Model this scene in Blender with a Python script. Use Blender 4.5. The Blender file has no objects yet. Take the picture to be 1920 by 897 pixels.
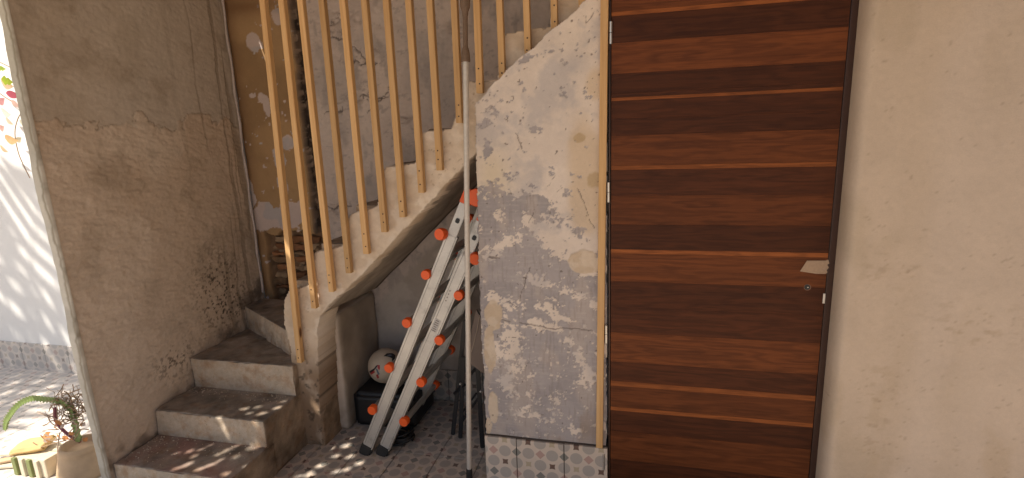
import bpy, bmesh, math, random
import numpy as np
from mathutils import Vector, Matrix, noise as mnoise

random.seed(7)
SC = bpy.context.scene
COL = SC.collection

# ------------------------------------------------------------------ camera
F_PX = 1000.0                       # focal length in pixels of a 1920 wide frame


def unit(v):
    v = np.array(v, float)
    return v / np.linalg.norm(v)


_down = unit((175, 4700, F_PX))
_left = np.array((-4140, -58, F_PX), float)
_left = unit(_left - _down * _left.dot(_down))
_X = -_left
_Z = -_down
_Y = np.cross(_Z, _X)
ROT = np.stack([_X, _Y, _Z])        # world = ROT @ camera(x right, y down, z forward)
CAM = np.array((0.0, -2.185, 1.6675))

cd = bpy.data.cameras.new('camera')
co = bpy.data.objects.new('camera', cd)
COL.objects.link(co)
rx, ry, rz = ROT @ np.array((1, 0, 0)), ROT @ np.array((0, -1, 0)), ROT @ np.array((0, 0, -1))
m = Matrix(((rx[0], ry[0], rz[0], CAM[0]), (rx[1], ry[1], rz[1], CAM[1]), (rx[2], ry[2], rz[2], CAM[2]), (0, 0, 0, 1)))
co.matrix_world = m
cd.sensor_width = 36.0
cd.lens = F_PX * 36.0 / 1920.0
cd.clip_start = 0.02
cd.clip_end = 3000
SC.camera = co

# ------------------------------------------------------------------ sky, sun, exposure
SUN = unit((-0.41, -0.41, 0.82))    # towards the sun
EL = math.asin(SUN[2])
AZ = math.atan2(SUN[0], SUN[1])
w = bpy.data.worlds.new('World')
SC.world = w
w.use_nodes = True
nt = w.node_tree
sky = nt.nodes.new('ShaderNodeTexSky')
sky.sky_type = 'NISHITA'
sky.sun_disc = False
sky.sun_elevation = EL
sky.sun_rotation = AZ % (2 * math.pi)
sky.air_density = 1.0
sky.dust_density = 2.5
sky.ozone_density = 0.6
nt.links.new(sky.outputs[0], nt.nodes['Background'].inputs[0])
nt.nodes['Background'].inputs[1].default_value = 0.08
sl = bpy.data.lights.new('sun', 'SUN')
sl.energy = 5.0
sl.angle = math.radians(0.53)
sl.color = (1.0, 0.91, 0.78)
so = bpy.data.objects.new('sun', sl)
COL.objects.link(so)
so.location = (-6, -6, 12)
so.rotation_euler = Vector(SUN).to_track_quat('Z', 'Y').to_euler()
SC.view_settings.view_transform = 'Standard'
SC.view_settings.look = 'None'
SC.view_settings.gamma = 1.0
SC.view_settings.exposure = 0.7
SC.cycles.max_bounces = 8
SC.cycles.diffuse_bounces = 5
SC.cycles.use_denoising = True
SC.cycles.sample_clamp_indirect = 8.0


# ------------------------------------------------------------------ placing helpers
def ray(x, y):
    return ROT @ np.array((x - 960, y - 448.5, F_PX))


def hit(x, y, ax, val):
    """world point on the plane ax = val that the photograph shows at pixel x, y"""
    r = ray(x, y)
    i = 'XYZ'.index(ax)
    return CAM + r * ((val - CAM[i]) / r[i])


XL, YB, YS = -2.415, 0.70, 0.092    # left partition face, back wall, face of the stair flight
H1, H2, H3, H4 = 0.174, 0.312, 0.478, 0.622
XR = -1.755                         # open side of the lower steps


# ------------------------------------------------------------------ noise in numpy
_rs = np.random.RandomState(3)
_TAB = _rs.rand(256, 256)


def vnoise(x, y, seed=0):
    x = np.asarray(x, float) + seed * 17.31
    y = np.asarray(y, float) + seed * 9.77
    xi = np.floor(x).astype(int)
    yi = np.floor(y).astype(int)
    fx = x - xi
    fy = y - yi
    fx = fx * fx * fx * (fx * (fx * 6 - 15) + 10)
    fy = fy * fy * fy * (fy * (fy * 6 - 15) + 10)
    a = _TAB[xi & 255, yi & 255]
    b = _TAB[(xi + 1) & 255, yi & 255]
    c = _TAB[xi & 255, (yi + 1) & 255]
    d = _TAB[(xi + 1) & 255, (yi + 1) & 255]
    return (a * (1 - fx) + b * fx) * (1 - fy) + (c * (1 - fx) + d * fx) * fy


def fbm(x, y, scale, octv=5, seed=0, gain=0.5):
    s = 0.0
    amp = 1.0
    tot = 0.0
    f = scale
    for o in range(octv):
        # rotate each octave so no lattice lines show
        ca, sa = math.cos(o * 1.1 + 0.4), math.sin(o * 1.1 + 0.4)
        s = s + amp * vnoise((x * ca - y * sa) * f, (x * sa + y * ca) * f, seed + o * 3)
        tot += amp
        amp *= gain
        f *= 2.03
    return s / tot


def sstep(a, b, x):
    t = np.clip((x - a) / (b - a), 0, 1)
    return t * t * (3 - 2 * t)


def mixc(c, d, mask):
    return c * (1 - mask[:, None]) + np.asarray(d)[None, :] * mask[:, None]


def blob(u, v, cu, cv, ru, rv, ang=0.0):
    ca, sa = math.cos(ang), math.sin(ang)
    du, dv = u - cu, v - cv
    a = (du * ca + dv * sa) / ru
    b = (-du * sa + dv * ca) / rv
    return np.exp(-(a * a + b * b))


def line_mask(u, v, pts, wid, wob=0.004, seed=0):
    """soft mask along a polyline"""
    un = u + (fbm(u, v, 30, 3, seed) - .5) * wob * 2
    vn = v + (fbm(u, v, 30, 3, seed + 5) - .5) * wob * 2
    best = np.full(u.shape, 9.0)
    for (a, b) in zip(pts[:-1], pts[1:]):
        ax, ay = a
        bx, by = b
        L2 = (bx - ax) ** 2 + (by - ay) ** 2 + 1e-9
        t = np.clip(((un - ax) * (bx - ax) + (vn - ay) * (by - ay)) / L2, 0, 1)
        d = np.hypot(un - ax - t * (bx - ax), vn - ay - t * (by - ay))
        best = np.minimum(best, d)
    return 1 - sstep(wid * .4, wid, best)


def in_poly(u, v, poly):
    ins = np.zeros(u.shape, bool)
    n = len(poly)
    for i in range(n):
        x0, y0 = poly[i]
        x1, y1 = poly[(i + 1) % n]
        c = ((y0 > v) != (y1 > v))
        with np.errstate(divide='ignore', invalid='ignore'):
            xx = (x1 - x0) * (v - y0) / (y1 - y0 + 1e-12) + x0
        ins ^= c & (u < xx)
    return ins


# ------------------------------------------------------------------ objects
def tag(o, label=None, cat=None, group=None, kind=None):
    if label:
        o['label'] = label
    if cat:
        o['category'] = cat
    if group:
        o['group'] = group
    if kind:
        o['kind'] = kind
    return o


def empty(name, loc=(0, 0, 0)):
    o = bpy.data.objects.new(name, None)
    o.empty_display_size = 0.05
    COL.objects.link(o)
    o.location = loc
    return o


def link(name, me, mat=None, parent=None):
    o = bpy.data.objects.new(name, me)
    COL.objects.link(o)
    if mat is not None:
        if not isinstance(mat, (list, tuple)):
            mat = [mat]
        if len(me.materials) == 0:
            for mm in mat:
                me.materials.append(mm)
    if parent is not None:
        o.parent = parent
        o.matrix_parent_inverse = Matrix.Translation(parent.location).inverted()
    return o


def from_bm(name, bm, mat=None, parent=None, smooth=False):
    me = bpy.data.meshes.new(name)
    bmesh.ops.recalc_face_normals(bm, faces=bm.faces)
    bm.to_mesh(me)
    bm.free()
    if smooth:
        for p in me.polygons:
            p.use_smooth = len(p.vertices) < 7
    return link(name, me, mat, parent)


def mesh_np(name, verts, quads, cols=None, smooth=True):
    me = bpy.data.meshes.new(name)
    nv, nq = len(verts), len(quads)
    me.vertices.add(nv)
    me.vertices.foreach_set('co', np.ascontiguousarray(verts, dtype=np.float32).ravel())
    me.loops.add(nq * 4)
    me.loops.foreach_set('vertex_index', np.ascontiguousarray(quads, dtype=np.int32).ravel())
    me.polygons.add(nq)
    me.polygons.foreach_set('loop_start', np.arange(0, nq * 4, 4, dtype=np.int32))
    me.polygons.foreach_set('loop_total', np.full(nq, 4, dtype=np.int32))
    me.update(calc_edges=True)
    if smooth:
        me.polygons.foreach_set('use_smooth', np.ones(nq, dtype=bool))
    if cols is not None:
        at = me.color_attributes.new('Col', 'FLOAT_COLOR', 'POINT')
        c4 = np.ones((nv, 4), dtype=np.float32)
        c4[:, :3] = cols
        at.data.foreach_set('color', c4.ravel())
    me.validate()
    return me


def sheet(name, o, U, V, N, w, h, step, func, thick, mat, parent=None, keep=None):
    """a wall face: fine grid with real relief, returned edges down to its thickness.
    func(u, v) -> height, rgb"""
    o, U, V, N = (np.array(a, float) for a in (o, U, V, N))
    nu, nv = max(2, int(round(w / step)) + 1), max(2, int(round(h / step)) + 1)
    uu, vv = np.meshgrid(np.linspace(0, w, nu), np.linspace(0, h, nv), indexing='ij')
    u, v = uu.ravel(), vv.ravel()
    hgt, rgb = func(u, v)
    P = o[None, :] + u[:, None] * U + v[:, None] * V + hgt[:, None] * N
    idx = np.arange(nu * nv).reshape(nu, nv)
    a, b, c, d = idx[:-1, :-1].ravel(), idx[1:, :-1].ravel(), idx[1:, 1:].ravel(), idx[:-1, 1:].ravel()
    q = np.stack([a, b, c, d], 1)
    if np.dot(np.cross(U, V), N) < 0:
        q = q[:, ::-1]
    if keep is not None:
        ku = keep(u, v)
        q = q[ku[q].all(1)]
    # returned border
    e = np.concatenate([q[:, [0, 1]], q[:, [1, 2]], q[:, [2, 3]], q[:, [3, 0]]])
    key = np.sort(e, 1)
    k1 = key[:, 0].astype(np.int64) * (nu * nv) + key[:, 1]
    _, inv, cnt = np.unique(k1, return_inverse=True, return_counts=True)
    be = e[cnt[inv] == 1]
    bv = np.unique(be)
    mp = np.full(nu * nv, -1)
    mp[bv] = np.arange(len(bv)) + nu * nv
    P2 = P[bv] - N[None, :] * (thick + hgt[bv])[:, None]
    side = np.stack([be[:, 1], be[:, 0], mp[be[:, 0]], mp[be[:, 1]]], 1)
    P = np.concatenate([P, P2])
    rgb = np.concatenate([rgb, rgb[bv]])
    q = np.concatenate([q, side])
    used = np.unique(q)
    rm = np.full(len(P), -1)
    rm[used] = np.arange(len(used))
    me = mesh_np(name, P[used], rm[q], rgb[used])
    return link(name, me, mat, parent)


def add_box(bm, lo, hi, mi=0):
    lo, hi = Vector(lo), Vector(hi)
    vs = [bm.verts.new((x, y, z)) for x in (lo.x, hi.x) for y in (lo.y, hi.y) for z in (lo.z, hi.z)]
    f = [(0, 1, 3, 2), (4, 6, 7, 5), (0, 4, 5, 1), (2, 3, 7, 6), (0, 2, 6, 4), (1, 5, 7, 3)]
    out = []
    for q in f:
        fc = bm.faces.new([vs[i] for i in q])
        fc.material_index = mi
        out.append(fc)
    return vs, out


def box(name, lo, hi, mat, parent=None, bevel=0.0, seg=2):
    bm = bmesh.new()
    add_box(bm, lo, hi)
    if bevel:
        bmesh.ops.bevel(bm, geom=bm.edges[:], offset=bevel, segments=seg, affect='EDGES', profile=0.6)
    return from_bm(name, bm, mat, parent, smooth=False)


def beam(name, p0, p1, side, wside, wdep, mat, parent=None, bevel=0.0, smooth=False):
    """rectangular bar from p0 to p1; 'side' is the direction of width wside"""
    p0, p1, side = Vector(p0), Vector(p1), Vector(side)
    ax = (p1 - p0).normalized()
    s = (side - ax * side.dot(ax)).normalized()
    d = ax.cross(s).normalized()
    bm = bmesh.new()
    vs = []
    for p in (p0, p1):
        for a, b in ((-1, -1), (1, -1), (1, 1), (-1, 1)):
            vs.append(bm.verts.new(p + s * (a * wside / 2) + d * (b * wdep / 2)))
    for q in ((0, 1, 2, 3), (7, 6, 5, 4), (0, 4, 5, 1), (1, 5, 6, 2), (2, 6, 7, 3), (3, 7, 4, 0)):
        bm.faces.new([vs[i] for i in q])
    if bevel:
        bmesh.ops.bevel(bm, geom=bm.edges[:], offset=bevel, segments=2, affect='EDGES')
    return from_bm(name, bm, mat, parent, smooth)


def tube_bm(bm, pts, rad, seg=10, cap=True):
    pts = [Vector(p) for p in pts]
    if not isinstance(rad, (list, tuple)):
        rad = [rad] * len(pts)
    rings = []
    prev = None
    for i, p in enumerate(pts):
        t = (pts[min(i + 1, len(pts) - 1)] - pts[max(i - 1, 0)]).normalized()
        if prev is None:
            n = t.orthogonal().normalized()
        else:
            n = (prev - t * prev.dot(t)).normalized()
        prev = n
        b = t.cross(n)
        rings.append([bm.verts.new(p + (n * math.cos(2 * math.pi * k / seg) + b * math.sin(2 * math.pi * k / seg)) * rad[i]) for k in range(seg)])
    for r0, r1 in zip(rings[:-1], rings[1:]):
        for k in range(seg):
            bm.faces.new((r0[k], r0[(k + 1) % seg], r1[(k + 1) % seg], r1[k]))
    if cap:
        for rg in (rings[0][::-1], rings[-1]):
            f = bm.faces.new([bm.verts.new(v.co) for v in rg])
            f.smooth = False


def tube(name, pts, rad, mat, parent=None, seg=10):
    bm = bmesh.new()
    tube_bm(bm, pts, rad, seg)
    return from_bm(name, bm, mat, parent, smooth=True)


def lathe(name, prof, centre, mat, parent=None, seg=32, wob=0.0):
    bm = bmesh.new()
    rings = []
    for r, z in prof:
        rings.append([bm.verts.new((centre[0] + r * math.cos(2 * math.pi * k / seg) * (1 + wob * math.sin(2 * k)), centre[1] + r * math.sin(2 * math.pi * k / seg), centre[2] + z)) for k in range(seg)])
    for r0, r1 in zip(rings[:-1], rings[1:]):
        for k in range(seg):
            bm.faces.new((r0[k], r0[(k + 1) % seg], r1[(k + 1) % seg], r1[k]))
    bm.faces.new(rings[0][::-1])
    bm.faces.new(rings[-1])
    return from_bm(name, bm, mat, parent, smooth=True)


def dice(bm, step):
    for ax in range(3):
        cs = [v.co[ax] for v in bm.verts]
        lo, hi = min(cs), max(cs)
        n = max(1, int((hi - lo) / step))
        nrm = [0, 0, 0]
        nrm[ax] = 1
        for i in range(1, n):
            c = [0, 0, 0]
            c[ax] = lo + (hi - lo) * i / n + 1e-4
            bmesh.ops.bisect_plane(bm, geom=bm.verts[:] + bm.edges[:] + bm.faces[:], plane_co=c, plane_no=nrm)


def rough_block(name, lo, hi, mat, colf, parent=None, bevel=0.012, step=0.018, amp=0.004, freq=9.0, poly=None, chips=0.0):
    """a cast or plastered mass with soft arrises and an uneven face; colf(co, normal) -> rgb"""
    bm = bmesh.new()
    if poly is None:
        add_box(bm, lo, hi)
    else:                                        # plan polygon, z from lo to hi
        b = [bm.verts.new((x, y, lo)) for x, y in poly]
        t = [bm.verts.new((x, y, hi)) for x, y in poly]
        n = len(poly)
        bm.faces.new(b[::-1])
        bm.faces.new(t)
        for i in range(n):
            bm.faces.new((b[i], b[(i + 1) % n], t[(i + 1) % n], t[i]))
    bmesh.ops.recalc_face_normals(bm, faces=bm.faces)
    bmesh.ops.bevel(bm, geom=bm.edges[:], offset=bevel, segments=3, affect='EDGES', profile=0.5)
    dice(bm, step)
    bm.normal_update()
    cols = []
    new = []
    for v in bm.verts:
        n = v.normal
        d = mnoise.fractal(v.co * freq, 1.0, 2.0, 4) * amp
        chip = max(0.0, mnoise.noise(v.co * 24.0 + Vector((5, 1, 3))) - 0.25) * amp * 1.6
        if chips and max(abs(n.x), abs(n.y), abs(n.z)) < .97:
            chip += chips * max(0.0, mnoise.fractal(v.co * 16.0 + Vector((2, 7, 1)), 1.0, 2.0, 4) + .12)
        cols.append(colf(v.co, n))
        new.append(v.co + n * (d - chip))
    for v, c in zip(bm.verts, new):
        v.co = c
    me = bpy.data.meshes.new(name)
    bm.to_mesh(me)
    bm.free()
    at = me.color_attributes.new('Col', 'FLOAT_COLOR', 'POINT')
    c4 = np.ones((len(cols), 4), dtype=np.float32)
    c4[:, :3] = cols
    at.data.foreach_set('color', c4.ravel())
    me.polygons.foreach_set('use_smooth', np.ones(len(me.polygons), dtype=bool))
    return link(name, me, mat, parent)


# ------------------------------------------------------------------ materials
class NT:
    def __init__(self, name):
        self.m = bpy.data.materials.new(name)
        self.m.use_nodes = True
        self.t = self.m.node_tree
        self.b = self.t.nodes['Principled BSDF']

    def n(self, kind, **kw):
        nd = self.t.nodes.new('ShaderNode' + kind)
        for k, v in kw.items():
            if k.startswith('i_'):
                nd.inputs[k[2:].replace('_', ' ')].default_value = v
            else:
                setattr(nd, k, v)
        return nd

    def l(self, a, b):
        self.t.links.new(a, b)

    def math(self, op, a, b=None, c=None):
        nd = self.n('Math', operation=op)
        for i, x in enumerate((a, b, c)):
            if x is None:
                continue
            if isinstance(x, (int, float)):
                nd.inputs[i].default_value = x
            else:
                self.l(x, nd.inputs[i])
        return nd.outputs[0]

    def mix(self, fac, a, b, mode='MIX'):
        nd = self.n('MixRGB', blend_type=mode)
        for s, x in zip(('Fac', 'Color1', 'Color2'), (fac, a, b)):
            if isinstance(x, (int, float)):
                nd.inputs[s].default_value = x
            elif isinstance(x, tuple):
                nd.inputs[s].default_value = (*x, 1)
            else:
                self.l(x, nd.inputs[s])
        return nd.outputs[0]

    def noise(self, vec, scale, detail=4, rough=0.55):
        nd = self.n('TexNoise')
        nd.inputs['Scale'].default_value = scale
        nd.inputs['Detail'].default_value = detail
        nd.inputs['Roughness'].default_value = rough
        if vec is not None:
            self.l(vec, nd.inputs['Vector'])
        return nd.outputs['Fac']

    def ramp(self, fac, stops):
        nd = self.n('ValToRGB')
        el = nd.color_ramp.elements
        while len(el) < len(stops):
            el.new(0.5)
        for e, (p, c) in zip(el, stops):
            e.position = p
            e.color = (*c, 1) if len(c) == 3 else c
        self.l(fac, nd.inputs[0])
        return nd.outputs[0]

    def bump(self, hgt, strength=0.3, dist=0.002, prev=None):
        nd = self.n('Bump')
        nd.inputs['Strength'].default_value = strength
        nd.inputs['Distance'].default_value = dist
        self.l(hgt, nd.inputs['Height'])
        if prev is not None:
            self.l(prev, nd.inputs['Normal'])
        self.l(nd.outputs[0], self.b.inputs['Normal'])
        return nd.outputs[0]

    def pos(self):
        return self.n('NewGeometry').outputs['Position']

    def obj(self):
        return self.n('TexCoord').outputs['Object']

    def done(self, col=None, rough=None, metal=None, spec=None):
        for s, x in (('Base Color', col), ('Roughness', rough), ('Metallic', metal), ('Specular IOR Level', spec)):
            if x is None:
                continue
            if isinstance(x, (int, float)):
                self.b.inputs[s].default_value = x
            elif isinstance(x, tuple):
                self.b.inputs[s].default_value = (*x, 1)
            else:
                self.l(x, self.b.inputs[s])
        return self.m


def mat_plaster(name, grain=260, bump=0.35, var=0.22, rough=0.9):
    t = NT(name)
    p = t.pos()
    at = t.n('Attribute', attribute_name='Col').outputs['Color']
    a = t.noise(p, 7, 6, 0.6)
    b = t.noise(p, 55, 5, 0.65)
    c = t.noise(p, grain, 3, 0.6)
    k = t.math('ADD', t.math('MULTIPLY', a, var), t.math('MULTIPLY', b, var * .8))
    k = t.math('ADD', k, t.math('MULTIPLY', c, var * .8))
    k = t.math('ADD', k, 1 - var * 1.3)
    col = t.mix(1.0, at, k, 'MULTIPLY')
    b1 = t.bump(b, bump * .5, 0.004)
    t.bump(c, bump, 0.0015, b1)
    return t.done(col, rough, spec=0.25)


def mat_plain(name, col, rough=0.6, metal=0.0, var=0.15, scale=40, bump=0.0):
    t = NT(name)
    p = t.pos()
    a = t.noise(p, scale, 5, 0.6)
    k = t.math('ADD', t.math('MULTIPLY', a, var * 2), 1 - var)
    c = t.mix(1.0, col, k, 'MULTIPLY')
    if bump:
        t.bump(a, bump, 0.002)
    return t.done(c, rough, metal)


def mat_pine():
    t = NT('pine_wood')
    o = t.pos()
    rnd = t.n('ObjectInfo').outputs['Random']
    mp = t.n('Mapping')
    mp.inputs['Scale'].default_value = (38, 38, 1.3)
    cm = t.n('CombineXYZ')
    t.l(t.math('MULTIPLY', rnd, 30), cm.inputs[0])
    t.l(t.math('MULTIPLY', rnd, 17), cm.inputs[2])
    t.l(o, mp.inputs['Vector'])
    ad = t.n('VectorMath', operation='ADD')
    t.l(mp.outputs[0], ad.inputs[0])
    t.l(cm.outputs[0], ad.inputs[1])
    g = t.noise(ad.outputs[0], 2.0, 5, 0.6)
    f = t.noise(ad.outputs[0], 9.0, 3, 0.6)
    col = t.ramp(g, [(0.25, (0.47, 0.275, 0.115)), (0.5, (0.61, 0.385, 0.175)), (0.75, (0.69, 0.465, 0.235))])
    col = t.mix(t.math('MULTIPLY', f, 0.35), col, (0.42, 0.21, 0.08))
    # knots
    v = t.n('TexVoronoi', feature='F1')
    mp2 = t.n('Mapping')
    mp2.inputs['Scale'].default_value = (14, 14, 5)
    t.l(o, mp2.inputs['Vector'])
    ad2 = t.n('VectorMath', operation='ADD')
    t.l(mp2.outputs[0], ad2.inputs[0])
    t.l(cm.outputs[0], ad2.inputs[1])
    t.l(ad2.outputs[0], v.inputs['Vector'])
    v.inputs['Scale'].default_value = 0.55
    kn = t.n('MapRange')
    kn.inputs['From Min'].default_value = 0.10
    kn.inputs['From Max'].default_value = 0.06
    t.l(v.outputs['Distance'], kn.inputs['Value'])
    col = t.mix(kn.outputs[0], col, (0.13, 0.055, 0.02))
    tone = t.math('ADD', t.math('MULTIPLY', rnd, 0.36), 0.80)
    col = t.mix(1.0, col, tone, 'MULTIPLY')
    t.bump(f, 0.15, 0.001)
    return t.done(col, 0.62, spec=0.3)


def mat_walnut():
    t = NT('walnut_veneer')
    o = t.obj()
    oi = t.n('ObjectInfo')
    rnd = oi.outputs['Random']
    sp = t.n('SeparateXYZ')
    t.l(o, sp.inputs[0])
    x, z = sp.outputs[0], sp.outputs[2]
    r50 = t.math('MULTIPLY', rnd, 53)

    def vec(sx, sz):
        cm = t.n('CombineXYZ')
        t.l(t.math('MULTIPLY', x, sx), cm.inputs[0])
        t.l(r50, cm.inputs[1])
        t.l(t.math('MULTIPLY', z, sz), cm.inputs[2])
        return cm.outputs[0]
    n1 = t.noise(vec(1.9, 14), 1.0, 4, 0.55)          # slow drift of the rings
    ring = t.math('SINE', t.math('ADD', t.math('MULTIPLY', z, 110), t.math('MULTIPLY', n1, 46)))
    ring = t.math('ADD', t.math('MULTIPLY', ring, 0.5), 0.5)
    fine = t.noise(vec(5, 420), 1.0, 4, 0.7)
    mid = t.noise(vec(1.8, 60), 1.0, 5, 0.6)
    g = t.math('ADD', t.math('MULTIPLY', ring, 0.17), t.math('MULTIPLY', mid, 0.52))
    g = t.math('ADD', g, t.math('MULTIPLY', fine, 0.46))
    shade = t.ramp(g, [(0.26, (0.36, 0.30, 0.28)), (0.50, (0.90, 0.86, 0.84)), (0.78, (1.45, 1.40, 1.30))])
    col = t.mix(1.0, oi.outputs['Color'], shade, 'MULTIPLY')
    t.bump(fine, 0.08, 0.0006)
    return t.done(col, t.math('ADD', t.math('MULTIPLY', mid, 0.25), 0.40), spec=0.16)


def mat_tile(name, tile, dirt=0.25, tint=(1, 1, 1), pale=0.0):
    """encaustic print: grey discs on a half-tile net, small squares and diamonds between"""
    t = NT(name)
    o = t.obj()
    sp = t.n('SeparateXYZ')
    t.l(o, sp.inputs[0])
    px = t.math('MULTIPLY', sp.outputs[0], 2.0 / tile)
    py = t.math('MULTIPLY', sp.outputs[1], 2.0 / tile)
    ex = t.math('SUBTRACT', t.math('FRACT', t.math('ADD', px, 8.5)), 0.5)     # offset from integer point
    ey = t.math('SUBTRACT', t.math('FRACT', t.math('ADD', py, 8.5)), 0.5)
    hx = t.math('SUBTRACT', t.math('FRACT', t.math('ADD', px, 8.0)), 0.5)     # offset from half point
    hy = t.math('SUBTRACT', t.math('FRACT', t.math('ADD', py, 8.0)), 0.5)

    def length(a, b):
        return t.math('SQRT', t.math('ADD', t.math('MULTIPLY', a, a), t.math('MULTIPLY', b, b)))

    def less(a, thr):
        mr = t.n('MapRange')
        mr.inputs['From Min'].default_value = thr + 0.008
        mr.inputs['From Max'].default_value = thr - 0.008
        t.l(a, mr.inputs['Value'])
        return mr.outputs[0]
    circ = t.math('MAXIMUM', less(length(ex, ey), 0.252), less(length(hx, hy), 0.252))
    ax, ay = t.math('ABSOLUTE', hx), t.math('ABSOLUTE', ey)                    # squares at (i+.5, j)
    sq = less(t.math('SUBTRACT', t.math('MAXIMUM', ax, ay), t.math('MULTIPLY', t.math('MULTIPLY', ax, ay), 1.6)), 0.098)
    bx, by = t.math('ABSOLUTE', ex), t.math('ABSOLUTE', hy)                    # diamonds at (i, j+.5)
    di = less(t.math('ADD', bx, by), 0.205)

    def parity(a, b):
        return t.math('MODULO', t.math('ADD', t.math('FLOOR', a), t.math('FLOOR', b)), 2.0)
    par_s = parity(t.math('ADD', px, 8.0), t.math('ADD', py, 8.5))
    par_d = parity(t.math('ADD', px, 8.5), t.math('ADD', py, 8.0))
    base = (0.61 * tint[0], 0.51 * tint[1], 0.425 * tint[2])
    col = t.mix(circ, base, (0.385 * tint[0], 0.345 * tint[1], 0.31 * tint[2]))
    col = t.mix(sq, col, t.mix(par_s, (0.115, 0.06, 0.045), (0.44, 0.36, 0.25)))
    col = t.mix(di, col, t.mix(par_d, (0.44, 0.285, 0.245), (0.19, 0.19, 0.175)))
    if pale:
        col = t.mix(pale, col, (0.66, 0.62, 0.58))
    p = t.pos()
    d1 = t.noise(p, 5, 6, 0.65)
    d2 = t.noise(p, 60, 4, 0.6)
    dm = t.n('MapRange')
    dm.inputs['From Min'].default_value = 0.42
    dm.inputs['From Max'].default_value = 0.72
    t.l(t.math('ADD', t.math('MULTIPLY', d1, 0.75), t.math('MULTIPLY', d2, 0.25)), dm.inputs['Value'])
    col = t.mix(t.math('MULTIPLY', dm.outputs[0], dirt * 2), col, (0.30, 0.25, 0.20))
    col = t.mix(dirt, col, (0.33, 0.28, 0.235))
    oi = t.n('ObjectInfo').outputs['Random']
    col = t.mix(1.0, col, t.math('ADD', t.math('MULTIPLY', oi, 0.12), 0.94), 'MULTIPLY')
    t.bump(d2, 0.06, 0.001)
    return t.done(col, t.math('ADD', t.math('MULTIPLY', d1, 0.3), 0.38), spec=0.4)


M_PLASTER = mat_plaster('wall_plaster')
M_CEMENT = mat_plaster('cement_render', 180, 0.6, 0.30, 0.95)


def mat_step():
    t = NT('worn_cement')
    p = t.pos()
    at = t.n('Attribute', attribute_name='Col').outputs['Color']
    a, b, c = t.noise(p, 9, 7, 0.65), t.noise(p, 38, 6, 0.7), t.noise(p, 210, 3, 0.6)
    k = t.math('ADD', t.math('MULTIPLY', a, .45), t.math('MULTIPLY', b, .55))
    k = t.math('ADD', t.math('ADD', k, t.math('MULTIPLY', c, .35)), .30)
    col = t.mix(1.0, at, k, 'MULTIPLY')
    st_ = t.ramp(t.noise(p, 13, 8, 0.7), [(0.50, (0, 0, 0)), (0.62, (1, 1, 1))])
    col = t.mix(t.math('MULTIPLY', st_, .40), col, t.mix(1.0, col, (0.75, 0.48, 0.27), 'MULTIPLY'))
    sp_ = t.ramp(t.noise(p, 70, 5, 0.7), [(0.62, (0, 0, 0)), (0.70, (1, 1, 1))])
    col = t.mix(t.math('MULTIPLY', sp_, .65), col, (0.05, 0.036, 0.025))
    b1 = t.bump(b, .35, .004)
    t.bump(c, .5, .0015, b1)
    return t.done(col, 0.82, spec=.25)


M_STEP = mat_step()
M_PINE = mat_pine()
M_WALNUT = mat_walnut()
TS = 0.225
M_TILE_SK = mat_tile('printed_tile_wall', TS, 0.10)
M_TILE_FL = mat_tile('printed_tile_floor', TS, 0.20)
M_TILE_SUNLIT = mat_tile('printed_tile_sunlit', TS, 0.06, (1.12, 1.2, 1.3), 0.45)  # copy of the floor tile with the glare of sun painted in
M_DARKWOOD = mat_plain('dark_stained_wood', (0.045, 0.018, 0.011), 0.45, 0, 0.3, 60)
M_BLACK = mat_plain('black_plastic', (0.012, 0.012, 0.013), 0.5, 0, 0.3, 50)
M_BLACKM = mat_plain('black_painted_metal', (0.014, 0.014, 0.016), 0.42, 0, 0.3, 60)
M_ORANGE = mat_plain('orange_plastic', (0.80, 0.105, 0.012), 0.45, 0, 0.08, 30)
M_STEEL = mat_plain('brushed_steel', (0.60, 0.58, 0.55), 0.35, 0.9, 0.15, 80)
M_SCREW = mat_plain('rusty_screw', (0.05, 0.028, 0.018), 0.6, 0.3, 0.3, 90)
M_GROUT = mat_plain('grout', (0.055, 0.042, 0.035), 0.95, 0, 0.3, 60)


def mat_alu():
    t = NT('ladder_aluminium')
    p = t.pos()
    a = t.noise(p, 9, 6, 0.65)
    b = t.noise(p, 140, 3, 0.6)
    sm = t.ramp(a, [(0.35, (0.55, 0.52, 0.475)), (0.58, (0.50, 0.47, 0.43)), (0.74, (0.28, 0.255, 0.225))])
    c = t.mix(1.0, sm, t.math('ADD', t.math('MULTIPLY', b, 0.25), 0.86), 'MULTIPLY')
    t.bump(b, 0.05, 0.0006)
    return t.done(c, t.math('ADD', t.math('MULTIPLY', a, 0.3), 0.30), 0.65)


M_ALU = mat_alu()

# ------------------------------------------------------------------ setting: ground and floor tiles
def ground():
    t = NT('paving_ground')
    p = t.pos()
    br = t.n('TexBrick', offset=0.0)
    br.inputs['Scale'].default_value = 1.0
    br.inputs['Brick Width'].default_value = TS
    br.inputs['Row Height'].default_value = TS
    br.inputs['Mortar Size'].default_value = 0.004
    br.inputs['Color1'].default_value = (0.52, 0.44, 0.36, 1)
    br.inputs['Color2'].default_value = (0.47, 0.39, 0.32, 1)
    br.inputs['Mortar'].default_value = (0.25, 0.21, 0.18, 1)
    t.l(p, br.inputs['Vector'])
    d = t.noise(p, 3, 6, 0.6)
    c = t.mix(1.0, br.outputs['Color'], t.math('ADD', t.math('MULTIPLY', d, 0.4), 0.8), 'MULTIPLY')
    mt = t.done(c, 0.7)
    bm = bmesh.new()
    s = 400
    vs = [bm.verts.new(q) for q in ((-s, -s, -0.012), (s, -s, -0.012), (s, s, -0.012), (-s, s, -0.012))]
    bm.faces.new(vs)
    tag(from_bm('ground', bm, mt), kind='structure')


ground()


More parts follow.
